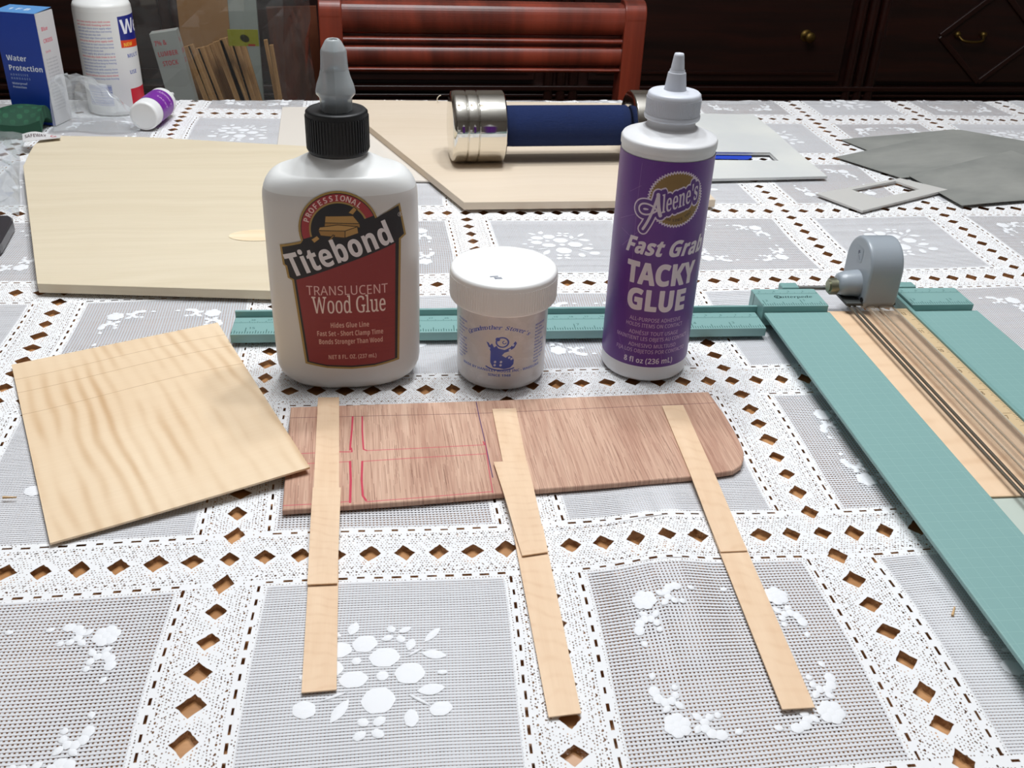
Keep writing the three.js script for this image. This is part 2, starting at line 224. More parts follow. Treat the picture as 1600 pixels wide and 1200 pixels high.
// ------------------------------------------------------------------ glue bottle with red and gold label
{
  const b = thing('wood_glue_bottle', 'white flat glue bottle with red, black and gold wood glue label and black cap', 'bottle', V3(-0.0094, T + 0.0008, -0.503));
  const HW = 0.0405, HD = 0.0225;
  // half width and half depth along the height
  const prof = []; const add = (y, w, d) => prof.push([y, w, d]);
  for (let k = 0; k <= 6; k++) { const a = k / 6 * Math.PI / 2; add(0.014 - 0.014 * Math.cos(a), HW - 0.014 + 0.014 * Math.sin(a), HD - 0.006 + 0.006 * Math.sin(a)); }
  for (let k = 1; k < 6; k++) add(0.014 + 0.095 * k / 6, HW + 0.0004 * Math.sin(k / 6 * Math.PI), HD);
  for (let k = 0; k <= 8; k++) { const a = k / 8 * Math.PI / 2; add(0.109 + 0.0145 * Math.sin(a), HW - 0.012 + 0.012 * Math.cos(a), HD - 0.004 + 0.004 * Math.cos(a)); }
  add(0.1262, 0.0235, 0.0168); add(0.1288, 0.0178, 0.0148); add(0.1305, 0.0140, 0.0140); add(0.138, 0.0132, 0.0132);
  const NR = 72, pos = [], idx = [], front = (x, y) => { let k = 0; while (k < prof.length - 2 && prof[k + 1][0] < y) k++; const t = (y - prof[k][0]) / (prof[k + 1][0] - prof[k][0]), w = prof[k][1] + (prof[k + 1][1] - prof[k][1]) * t, d = prof[k][2] + (prof[k + 1][2] - prof[k][2]) * t, q = Math.min(1, Math.abs(x) / w); return d * Math.pow(1 - Math.pow(q, 2.6), 1 / 2.6); };
  prof.forEach(([y, w, d], r) => { const n = y > 0.13 ? 2 : y > 0.124 ? 2.2 : 2.6; for (let k = 0; k < NR; k++) { const a = k / NR * 2 * Math.PI, c = Math.cos(a), s = Math.sin(a); pos.push(w * Math.sign(c) * Math.pow(Math.abs(c), 2 / n), y, d * Math.sign(s) * Math.pow(Math.abs(s), 2 / n)); if (r) { const q = (k + 1) % NR, o = (r - 1) * NR; idx.push(o + k, o + NR + k, o + q, o + q, o + NR + k, o + NR + q); } } });
  const c0 = pos.length / 3; pos.push(0, 0, 0); for (let k = 0; k < NR; k++) idx.push(c0, k, (k + 1) % NR);
  const g = new THREE.BufferGeometry(); g.setAttribute('position', new THREE.Float32BufferAttribute(pos, 3)); g.setIndex(idx); g.computeVertexNormals();
  // the frosted wall is darker where glue stands behind it
  const full = g.clone(), empty = g.clone(), lo = [], hi = []; for (let k = 0; k < idx.length; k += 3) { const top = Math.min(pos[3 * idx[k] + 1], pos[3 * idx[k + 1] + 1], pos[3 * idx[k + 2] + 1]) > 0.1125; (top ? hi : lo).push(idx[k], idx[k + 1], idx[k + 2]); } full.setIndex(lo); empty.setIndex(hi);
  part('body', full, phys({ color: rgb(220, 216, 212), roughness: 0.38, clearcoat: 0.15, clearcoatRoughness: 0.4 }), b, 'frosted plastic body filled with pale glue');
  part('shoulder', empty, phys({ color: rgb(238, 238, 236), roughness: 0.38, clearcoat: 0.15, clearcoatRoughness: 0.4 }), b, 'white shoulder above the glue level');
  // label in millimetres from the bottle axis and base
  const SC = 18, X0 = -36, Y1 = 122, LW = 72, LH = 110;
  const outline = (e, ctx) => { // outline grown by e mm
    ctx.moveTo(-32.4 - e, 87.4 + e); ctx.lineTo(-21.8 - e * 0.4, 90.4 + e);
    const cx = -1.4, cy = 97, r = 20.6 + e; for (let k = 0; k <= 24; k++) { const a = rad(197 - k * (197 - 17) / 24); ctx.lineTo(cx + r * Math.cos(a), cy + r * Math.sin(a)); }
    ctx.lineTo(30.2 + e * 0.7, 109.4 + e); ctx.lineTo(33.2 + e, 91.6 - e * 0.5); ctx.lineTo(30.4 + e, 89.6 - e * 0.5); ctx.lineTo(28 + e, 18 - e);
    ctx.lineTo(14, 15.6 - e); ctx.lineTo(1.5, 15 - e); ctx.lineTo(-12, 16 - e); ctx.lineTo(-23.7 - e, 18.4 - e); ctx.lineTo(-27.4 - e, 68.2 - e * 0.5); ctx.lineTo(-29.6 - e, 69.2 - e * 0.4); ctx.lineTo(-30.4 - e, 75.6 - e * 0.4); ctx.lineTo(-31.6 - e, 76.4 - e * 0.4);
  };
  const shape = new THREE.Shape(); outline(0, shape);
  const tex = canvas(LW * SC, LH * SC, (x) => {
    x.scale(SC, -SC); x.translate(-X0, -Y1);
    const path = (e) => { x.beginPath(); outline(e, x); x.closePath(); };
    x.fillStyle = '#a98a4a'; x.fillRect(X0, Y1 - LH, LW, LH);
    path(-1.1); x.fillStyle = '#16121a'; x.fill();
    // red ring at the top
    x.save(); x.beginPath(); x.moveTo(-40, 88.4); x.lineTo(-20.8, 91.6); x.lineTo(17, 104.4); x.lineTo(17, 130); x.lineTo(-40, 130); x.closePath(); x.clip();
    x.beginPath(); x.arc(-1.4, 97, 20.6 - 1.5, 0, 7); x.fillStyle = '#a8343a'; x.fill();
    x.beginPath(); x.arc(-1.4, 97, 15.2, 0, 7); x.fillStyle = '#a98a4a'; x.fill();
    x.beginPath(); x.arc(-1.4, 97, 14.3, 0, 7); x.fillStyle = '#14121a'; x.fill(); x.restore();
    // wood pile emblem
    x.lineWidth = 0.4; x.strokeStyle = '#2a1d0c';
    const poly = (c, p) => { x.beginPath(); p.forEach(([a, q], k) => (k ? x.lineTo(a, q) : x.moveTo(a, q))); x.closePath(); x.fillStyle = c; x.fill(); x.stroke(); };
    poly('#b98f4e', [[-8, 104.6], [6, 104.6], [9.2, 100.2], [-8.5, 101]]); poly('#a67c3d', [[-8.5, 101], [9.2, 100.2], [9.4, 98], [-8.8, 99]]);
    poly('#c59a58', [[-11.2, 98.6], [-2, 99.8], [8, 98.6], [1.6, 96.4], [-12, 96.8]]); poly('#aa7f41', [[-12, 96.8], [1.6, 96.4], [1.4, 92.6], [-11, 94]]); poly('#b98f4e', [[1.6, 96.4], [8, 98.6], [8.4, 95], [1.4, 92.6]]);
    poly('#c59a58', [[-16, 91.8], [-12.8, 94], [-11.4, 92.2], [-14.4, 89.8]]); poly('#b98f4e', [[3.6, 106.2], [6.6, 109.4], [8.2, 107.8], [6, 105]]); poly('#a67c3d', [[-4.6, 94.4], [-7.4, 91.2], [-6.6, 90.6], [-3.8, 94]]);
    // red lower field
    x.beginPath(); x.moveTo(-25.2, 68.6); x.lineTo(27.4, 88); x.lineTo(25.6, 19.4); x.lineTo(14, 17.6); x.lineTo(1.5, 17.1); x.lineTo(-12, 18); x.lineTo(-21.6, 20); x.closePath(); x.fillStyle = '#8f2a2c'; x.fill();
    const rr = rng(3); for (let k = 0; k < 500; k++) { x.fillStyle = rr() < 0.5 ? 'rgba(160,60,50,0.10)' : 'rgba(90,15,30,0.10)'; const yy = 21 + rr() * 46; x.fillRect(-20 + rr() * 40, yy, 2 + rr() * 8, 0.3); }
    const text = (s, cx, cy, font, size, color, o = {}) => { x.save(); x.translate(cx, cy); x.rotate(o.rot ?? 0); x.transform(1, 0, o.skew ?? 0, 1, 0, 0); x.scale(o.w ? 1 : 1, -1); x.font = font.replace('#', size); x.fillStyle = color; x.textAlign = 'center'; x.textBaseline = 'alphabetic'; const m = x.measureText(s).width; if (o.w) x.scale(o.w / m, 1); x.fillText(s, 0, 0); if (o.stroke) { x.lineWidth = o.stroke; x.strokeStyle = color; x.lineJoin = 'round'; x.strokeText(s, 0, 0); } x.restore(); };
    text('Titebond', 0.2, 79.4, 'bold #px sans-serif', 17.5, '#e9e4e6', { w: 58, rot: Math.atan2(21, 60), stroke: 0.35 });
    text('®', 30.2, 102, '#px sans-serif', 3.4, '#cfc8c4');
    text('TRANSLUCENT', 1.2, 60.4, '#px sans-serif', 7.4, '#e2b9b2', { w: 43 });
    text('Wood Glue', 1.8, 49.2, '#px serif', 13.4, '#ecd8cf', { w: 39.5, stroke: 0.22 });
    text('Hides Glue Line', 1.6, 41, 'bold #px sans-serif', 4.2, '#dcb1a2', { w: 21 });
    text('Fast Set - Short Clamp Time', 1.6, 36, 'bold #px sans-serif', 4.2, '#dcb1a2', { w: 36 });
    text('Bonds Stronger Than Wood', 1.8, 31, 'bold #px sans-serif', 4.2, '#dcb1a2', { w: 35 });
    text('NET 8 FL. OZ. (237 mL)', 2.2, 21.2, 'bold #px sans-serif', 3.6, '#dcb1a2', { w: 26.5 });
    // arched word
    const wd = 'PROFESSIONAL'; for (let k = 0; k < wd.length; k++) { const a = rad(162 - k * 10.1); text(wd[k], -1.4 + 15.9 * Math.cos(a), 97 + 15.9 * Math.sin(a), 'bold #px sans-serif', 4, '#e6c9c2', { rot: a - Math.PI / 2 }); }
  });
  const lg = new TessellateModifier(4, 8).modify(new THREE.ShapeGeometry(shape)), p = lg.attributes.position, uv = [];
  for (let k = 0; k < p.count; k++) { const x = p.getX(k), y = p.getY(k); uv.push((x - X0) / LW, (y - (Y1 - LH)) / LH); p.setXYZ(k, x / 1000, y / 1000, front(x / 1000, y / 1000) + 0.0003); }
  lg.setAttribute('uv', new THREE.Float32BufferAttribute(uv, 2)); lg.computeVertexNormals();
  part('label', lg, std({ map: tex, roughness: 0.5 }), b, 'red, black and gold paper label with a wood pile emblem');
  // ribbed black cap
  const cap = [lathe([[0.00001, 0.1525], [0.0118, 0.1525], [0.0128, 0.1533], [0.0146, 0.1533], [0.0157, 0.1522], [0.0158, 0.133], [0.0150, 0.1315], [0.0135, 0.1315]], 96)];
  for (let k = 0; k < 60; k++) { const a = k / 60 * 2 * Math.PI; cap.push(box(0.0009, 0.0165, 0.0007, 0, 0.142, 0.0158).rotateY(a)); }
  part('cap', cap, std({ color: rgb(22, 22, 24), roughness: 0.5 }), b, 'ribbed black screw cap');
  const plastic = phys({ color: rgb(226, 232, 234), roughness: 0.3, transmission: 0.55, thickness: 0, side: THREE.DoubleSide });
  const noz = part('nozzle', lathe([[0.0078, 0.1525], [0.0082, 0.1588], [0.0098, 0.1606], [0.0099, 0.1622], [0.0092, 0.1655], [0.0077, 0.1695], [0.0070, 0.1725], [0.0069, 0.1728], [0.0066, 0.1765], [0.0064, 0.1815], [0.0060, 0.1825], [0.0040, 0.1862], [0.0030, 0.1872], [0.0024, 0.1868], [0.0022, 0.180]], 8), plastic, b, 'cloudy clear twist nozzle');
  noz.geometry.computeVertexNormals();
  part('nozzle_core', lathe([[0.0001, 0.1525], [0.0058, 0.1525], [0.0056, 0.160], [0.0045, 0.161], [0.0043, 0.172], [0.0025, 0.174], [0.0001, 0.174]], 16), std({ color: rgb(92, 104, 116), roughness: 0.5 }), b, 'grey inner spout');
}

// ------------------------------------------------------------------ jar with blue print
{
  const az = Math.atan2(-0.0787, 0.5);
  const b = thing('plastic_jar', 'small frosted plastic jar with blue printed emblem and plain white screw lid', 'jar', V3(0.0787, T + 0.0008, -0.4985));
  const rj = 0.0262, hj = 0.052, tex = canvas(2048, 680, (x, w, h) => {
    const S = w / (2 * Math.PI * rj * 1000); // pixels per mm
    x.fillStyle = '#d6d2d1'; x.fillRect(0, 0, w, h);
    const r = rng(4); for (let k = 0; k < 260; k++) { x.fillStyle = r() < 0.5 ? 'rgba(255,255,255,0.10)' : 'rgba(190,190,205,0.10)'; x.beginPath(); x.ellipse(r() * w, r() * h, 20 + r() * 60, 10 + r() * 40, r() * 3, 0, 7); x.fill(); }
    const X = (mm) => w / 2 + mm * S, Y = (mm) => h - mm * S; x.fillStyle = x.strokeStyle = '#3350b8'; x.lineCap = 'round'; x.lineJoin = 'round';
    const arc = (s, cx, cy, rr, a0, a1, font) => { x.font = font; x.textAlign = 'center'; for (let k = 0; k < s.length; k++) { const a = a0 + (a1 - a0) * k / (s.length - 1); x.save(); x.translate(X(cx + rr * Math.sin(a)), Y(cy + rr * Math.cos(a))); x.rotate(a); x.fillText(s[k], 0, 0); x.restore(); } };
    arc("Grandmother Stover's", -1, 14.5, 26.5, -0.74, 0.66, 'italic bold ' + 3.9 * S + 'px serif');
    x.font = 'bold ' + 2.5 * S + 'px sans-serif'; x.textAlign = 'center'; x.fillText('MADE BY HANDLEY HOUSE INC - WHEELING', X(0.5), Y(10.2)); x.fillText('SINCE 1948', X(-0.5), Y(7));
    // printed directions at both sides
    for (const s of [-1, 1]) for (let k = 0; k < 12; k++) { x.font = 'bold ' + 1.9 * S + 'px sans-serif'; x.textAlign = 'left'; x.fillText(['ADHESIVE', 'for the', 'miniature', 'builder,', 'dries', 'clear and', 'flexible,', 'cleans up', 'with soap', 'and water', 'keep lid', 'tight'][k], X(s < 0 ? -31 : 21), Y(40 - k * 2.4)); }
    // emblem: seated figure in a rocking chair
    const P = (pts, fill = true) => { x.beginPath(); pts.forEach(([a, q], k) => (k ? x.lineTo(X(a), Y(q)) : x.moveTo(X(a), Y(q)))); if (fill) { x.closePath(); x.fill(); } else x.stroke(); };
    P([[-8.5, 31.5], [-7.2, 31], [-6.4, 29.2], [-5.2, 30.8], [-4, 28], [-2.6, 29.4], [-1.6, 27.6], [2, 26.6], [5.2, 28.4], [8, 32.5], [9, 31], [7.5, 27.8], [4.6, 25.6], [2, 24.6], [0.6, 22.6], [2.8, 21], [4.6, 22.6], [6.4, 21.6], [7.6, 19], [7.4, 16], [5.6, 13.6], [2, 12.6], [-1, 13.4], [-4.4, 13.4], [-6, 17], [-6, 25]]);
    x.lineWidth = 0.9 * S; x.beginPath(); x.moveTo(X(-8.4), Y(13.6)); x.quadraticCurveTo(X(-4), Y(10.8), X(3), Y(12)); x.quadraticCurveTo(X(6), Y(12.4), X(7.6), Y(13.2)); x.stroke();
    x.beginPath(); x.arc(X(0.6), Y(32), 3.4 * S, 0, 7); x.lineWidth = 0.9 * S; x.stroke(); x.beginPath(); x.arc(X(1.8), Y(32), 1 * S, 0.3, 4.5); x.lineWidth = 0.5 * S; x.stroke(); x.beginPath(); x.arc(X(-2), Y(34), 1.3 * S, 0, 7); x.fill();
    x.fillStyle = '#cdd0e2'; for (const [a, q] of [[-3.4, 15.2], [-3.2, 17.6], [0, 15.4], [0.2, 17.8], [4.8, 21], [6.2, 20], [6.8, 29.8], [-6.9, 27], [5, 26.6]]) { x.beginPath(); x.ellipse(X(a), Y(q), 0.7 * S, 0.9 * S, 0.3, 0, 7); x.fill(); }
  });
  const g = new THREE.CylinderGeometry(rj, rj - 0.0006, hj - 0.004, 96, 1, true, az - Math.PI, 2 * Math.PI).translate(0, 0.004 + (hj - 0.004) / 2, 0);
  part('body', g, phys({ map: tex, roughness: 0.3, clearcoat: 0.3, clearcoatRoughness: 0.3 }), b, 'frosted plastic wall with blue print');
  part('base', lathe([[0.00001, 0], [0.0215, 0], [0.0240, 0.0008], [0.0254, 0.0025], [rj - 0.0006, 0.004]], 64), std({ color: rgb(208, 204, 203), roughness: 0.35 }), b);
  const lid = [lathe([[0.0262, 0.0492], [0.0296, 0.0492], [0.0302, 0.050], [0.0302, 0.0650], [0.0295, 0.0668], [0.0282, 0.0672], [0.0272, 0.0669], [0.00001, 0.0669]], 96)];
  for (let k = 0; k < 120; k++) lid.push(box(0.0007, 0.0125, 0.0005, 0, 0.0573, 0.0302).rotateY(k / 120 * 2 * Math.PI));
  part('lid', lid, std({ color: rgb(244, 243, 241), roughness: 0.45 }), b, 'white lid with a finely ribbed rim');
  part('lid_smudge', [box(0.0045, 0.0002, 0.0007, -0.009, 0.0670, 0.0135).rotateY(0.1), box(0.0042, 0.0002, 0.0006, -0.0058, 0.0670, 0.0160), box(0.0036, 0.0002, 0.0005, -0.0052, 0.0670, 0.0174), box(0.0005, 0.0002, 0.0022, -0.0072, 0.0670, 0.0168)], std({ color: rgb(120, 130, 150), roughness: 0.7 }), b, 'faint blue pen mark');
}

// ------------------------------------------------------------------ purple glue bottle
{
  const az = Math.atan2(-0.1668, 0.5026) + rad(11);
  const b = thing('tacky_glue_bottle', 'tall round white glue bottle wrapped in a purple label with a grey white spout', 'bottle', V3(0.1668, T + 0.0008, -0.5015));
  const r = 0.0257;
  part('body', lathe([[0.00001, 0], [0.0225, 0], [0.0240, 0.0006], [0.0252, 0.0022], [r - 0.0003, 0.0050], [r - 0.0003, 0.1345], [r + 0.0002, 0.135], [r + 0.0002, 0.1385], [0.0250, 0.1400], [0.0200, 0.1418], [0.0150, 0.1440], [0.0130, 0.1452], [0.0126, 0.150]], 96), std({ color: rgb(232, 232, 234), roughness: 0.35 }), b, 'white plastic body');
  const h0 = 0.0105, h1 = 0.1322, CW = 2048, CH = 1536;
  const tex = canvas(CW, CH, (x, w, h) => {
    const S = w / (2 * Math.PI * r * 1000), X = (mm) => w / 2 + mm * S, Y = (t) => t * h, M = S;
    x.fillStyle = '#5c1a84'; x.fillRect(0, 0, w, h);
    const rr = rng(8); for (let k = 0; k < 70; k++) { x.fillStyle = rr() < 0.5 ? 'rgba(120,50,150,0.10)' : 'rgba(50,20,110,0.10)'; x.beginPath(); x.ellipse(rr() * w, rr() * h, 40 + rr() * 160, 30 + rr() * 120, rr() * 3, 0, 7); x.fill(); }
    // serrated gold medal
    const cx = X(3), cy = Y(0.165), R1 = 15.2 * M; x.beginPath(); for (let k = 0; k < 120; k++) { const a = k / 120 * 2 * Math.PI, q = R1 * (k % 2 ? 0.955 : 1.02); x.lineTo(cx + q * Math.cos(a) * 1.0, cy + q * Math.sin(a) * 0.98); } x.closePath(); x.fillStyle = '#8a6a30'; x.fill(); x.lineWidth = 0.75 * M; x.strokeStyle = '#d6c7d8'; x.stroke();
    x.save(); x.translate(cx, cy); x.fillStyle = '#4a3418'; x.font = 'bold ' + 2.2 * M + 'px sans-serif'; x.textAlign = 'center'; const ps = 'PREMIUM SINCE 1967'; for (let k = 0; k < ps.length; k++) { const a = rad(140 - k * 5.9); x.save(); x.translate(12.3 * M * Math.cos(a), 12.1 * M * Math.sin(a)); x.rotate(a - Math.PI / 2); x.fillText(ps[k], 0, 0); x.restore(); } x.restore();
    x.save(); x.translate(cx - 0.4 * M, cy + 1.6 * M); x.rotate(-0.36); x.lineJoin = 'round'; x.textAlign = 'center';
    const word = (st, col, lw) => { x.save(); x.transform(1, 0, -0.2, 1, 0, 0); x.font = 'italic bold ' + 12.4 * M + 'px serif'; x.fillStyle = x.strokeStyle = col; x.lineWidth = lw; const m = x.measureText("leene's").width; x.scale(21.5 * M / m, 1.05); st ? x.strokeText("leene's", 5.4 * M, 3.2 * M) : x.fillText("leene's", 5.4 * M, 3.2 * M); x.restore(); };
    const tail = (col, lw, e = 0) => { x.strokeStyle = col; x.lineCap = 'round'; x.save(); x.translate(-2.2 * M, 0); x.lineWidth = lw; x.beginPath(); x.moveTo(-8.6 * M, 1.4 * M); x.bezierCurveTo(-14 * M, 3.6 * M, -19 * M, 1.6 * M, -18 * M, -2 * M); x.bezierCurveTo(-16.6 * M, -5.6 * M, -11 * M, -4 * M, -8.6 * M, 0.6 * M); x.stroke(); x.lineWidth = lw + e; x.beginPath(); x.moveTo(-18.6 * M, 9.6 * M); x.quadraticCurveTo(-12 * M, 4 * M, -5.4 * M, -7.2 * M); x.stroke(); x.lineWidth = lw + 2 * e; x.beginPath(); x.moveTo(-5.6 * M, -7 * M); x.quadraticCurveTo(-7.6 * M, 0, -7.4 * M, 4.4 * M); x.stroke(); x.restore(); };
    word(true, '#d6c7d8', 6.4 * M); tail('#d6c7d8', 6.4 * M); word(true, '#54207e', 4.8 * M); tail('#54207e', 4.8 * M); word(false, '#d9ccd8'); tail('#d9ccd8', 1.0 * M, 0.5 * M); x.restore();
    const text = (s, mm, t, font, size, wd, col = '#d9cdda', st = 0, skew = 0) => { x.save(); x.translate(X(mm), Y(t)); x.transform(1, 0, skew, 1, 0, 0); x.font = font.replace('#', size * M); x.textAlign = 'center'; x.textBaseline = 'middle'; const m = x.measureText(s).width; x.scale(wd * M / m, 1); x.fillStyle = x.strokeStyle = col; x.fillText(s, 0, 0); if (st) { x.lineWidth = st * M; x.lineJoin = 'round'; x.strokeText(s, 0, 0); } x.restore(); };
    text('Fast Grab', 2.6, 0.395, 'bold #px sans-serif', 12.6, 50, '#dfd4dd', 0.5, -0.25);
    text('TACKY', 0.6, 0.525, 'bold #px sans-serif', 17, 42, '#dfd4dd', 1.0);
    text('GLUE', -0.6, 0.655, 'bold #px sans-serif', 17, 36, '#dfd4dd', 1.0);
    [['ALL-PURPOSE ADHESIVE', 31, 0.752], ['HOLDS ITEMS ON CONTACT', 35, 0.782], ['ADHÉSIF TOUT USAGE', 30, 0.822], ['MAINTIENT LES OBJETS AU CONTACT', 46, 0.852], ['ADHESIVO MULTIUSO', 29, 0.888], ['FIJA LOS OBJETOS POR CONTACTO', 45, 0.918]].forEach(([s, wd, t]) => text(s, 0, t, '#px sans-serif', 3.3, wd, '#c9a9cf'));
    text('8 fl oz (236 mL)', -1.5, 0.968, 'bold #px sans-serif', 4.8, 30, '#ddd0dc');
    // creases and scratches in the film
    x.strokeStyle = 'rgba(214,190,224,0.5)'; x.lineWidth = 0.14 * M; const line = (p) => { x.beginPath(); p.forEach(([a, t], k) => (k ? x.lineTo(X(a), Y(t)) : x.moveTo(X(a), Y(t)))); x.stroke(); };
    line([[-18, 0.02], [-18.4, 0.2], [-17.8, 0.45], [-18.2, 0.7]]); line([[-30, 0.30], [-18, 0.25], [-14, 0.28]]); line([[-28, 0.34], [-14, 0.38]]); line([[-26, 0.42], [-16, 0.33]]); line([[-22, 0.86], [-14, 0.98]]); line([[6, 0.75], [4, 0.88], [7, 0.99]]); line([[-24, 0.16], [-17, 0.12]]);
  });
  const g = new THREE.CylinderGeometry(r, r, h1 - h0, 96, 1, true, az - Math.PI, 2 * Math.PI).translate(0, (h0 + h1) / 2, 0);
  part('label', g, phys({ map: tex, roughness: 0.4, clearcoat: 0.15, clearcoatRoughness: 0.25, side: THREE.DoubleSide }), b, 'glossy purple film label with a gold medal');
  const grey = std({ color: rgb(214, 217, 226), roughness: 0.4 });
  const cap = [lathe([[0.0128, 0.1488], [0.0146, 0.1488], [0.0149, 0.1496], [0.0149, 0.1508], [0.0143, 0.1514], [0.0143, 0.1600], [0.0139, 0.1618], [0.0128, 0.1628], [0.0064, 0.1636], [0.00001, 0.1636]], 96)];
  for (let k = 0; k < 90; k++) cap.push(box(0.0005, 0.0080, 0.0004, 0, 0.1557, 0.0143).rotateY(k / 90 * 2 * Math.PI));
  part('cap', cap, grey, b, 'pale grey screw cap with fine ribs');
  part('spout', lathe([[0.0062, 0.1634], [0.0058, 0.1640], [0.0047, 0.1722], [0.0044, 0.1726], [0.0040, 0.1727], [0.0040, 0.1738], [0.0036, 0.1740], [0.0027, 0.1808], [0.0023, 0.1820], [0.0012, 0.1822], [0.001, 0.1815]], 32), grey, b, 'stepped conical spout');
}

// ------------------------------------------------------------------ brown plywood board with pencil and red pen marks
const boardTop = 0.0040;
{
  const top = [[454, 636], [784, 625], [1107, 612], [1133, 649], [1147, 672], [1158, 694], [1162, 706], [1162, 716], [1158, 727], [1146, 735], [1121, 739], [1074, 745], [960, 755], [835, 765], [784, 771], [640, 783], [441, 797]].map(([x, y]) => G(x, y, boardTop));
  const b = new THREE.Box3().setFromPoints(top), w = b.max.x - b.min.x, d = b.max.z - b.min.z, CW = 2048, CH = Math.round(CW * d / w);
  const tex = canvas(CW, CH, (x) => {
    const r = rng(12), im = x.createImageData(CW, CH);
    for (let j = 0; j < CH; j++) for (let i = 0; i < CW; i++) { const lean = i + (j - CH / 2) * 0.02 + 10 * (noise(i / 90, j / 260, 3) - 0.5); const broad = fbm(lean / 150, j / 900, 5, 4), fine = noise(lean / 4.5, j / 120, 8), fine2 = noise(lean / 9, j / 300, 14); let t = (broad - 0.5) * 1.1 + (fine - 0.5) * 0.42 + (fine2 - 0.5) * 0.3; t = Math.max(0, Math.min(1, 0.42 + t)); const c = mix([220, 184, 160], [170, 124, 104], t), o = (j * CW + i) * 4; im.data[o] = c[0]; im.data[o + 1] = c[1]; im.data[o + 2] = c[2]; im.data[o + 3] = 255; }
    x.putImageData(im, 0, 0);
    x.lineCap = 'round';
    for (let k = 0; k < 900; k++) { const a = r() * CW, y = r() * CH, l = 40 + r() * 190; x.strokeStyle = 'rgba(96,54,42,' + (0.12 + r() * 0.3) + ')'; x.lineWidth = 1 + r() * 1.8; x.beginPath(); x.moveTo(a, y); x.lineTo(a + l * 0.015, y + l); x.stroke(); }
    const C = (px, py) => { const p = G(px, py, boardTop); return [(p.x - b.min.x) / w * CW, (p.z - b.min.z) / d * CH]; };
    const line = (pts, col, lw) => { x.strokeStyle = col; x.lineWidth = lw; x.lineJoin = 'round'; x.beginPath(); pts.forEach(([a, q], k) => { const c = C(a, q); k ? x.lineTo(...c) : x.moveTo(...c); }); x.stroke(); };
    line([[452, 653], [744, 646], [1125, 629]], 'rgba(88,48,58,0.8)', 3);
    line([[744, 628], [748, 648], [757, 687], [770, 746]], 'rgba(60,30,90,0.85)', 4); line([[758, 690], [764, 735], [770, 770]], 'rgba(196,50,80,0.7)', 4);
    const red = 'rgba(200,44,74,0.85)', thin = 'rgba(206,70,90,0.7)';
    line([[551, 651], [550, 670], [548, 690], [547, 703]], red, 8); line([[549, 700], [550, 706], [531, 706]], red, 6); line([[531, 706], [440, 710]], thin, 5);
    line([[566, 651], [566, 672], [567, 690], [568, 702], [573, 704]], red, 7); line([[573, 704], [640, 701], [757, 695]], thin, 5); line([[757, 695], [755, 690]], red, 5);
    line([[440, 726], [531, 722], [548, 721]], thin, 5); line([[547, 721], [548, 750], [547, 785]], red, 10); line([[548, 783], [520, 786], [442, 790]], thin, 5);
    line([[760, 709], [640, 716], [566, 721]], thin, 5); line([[566, 721], [565, 750], [567, 775], [572, 782]], red, 9); line([[572, 784], [650, 778], [770, 768]], thin, 5);
  });
  slab('marked_plywood_board', 'reddish brown plywood board with red pen and pencil lines and a rounded corner', 'board', top, 0.0031, std({ map: tex, roughness: 0.75 }), { uv: true, bevel: 0.0004 });
}

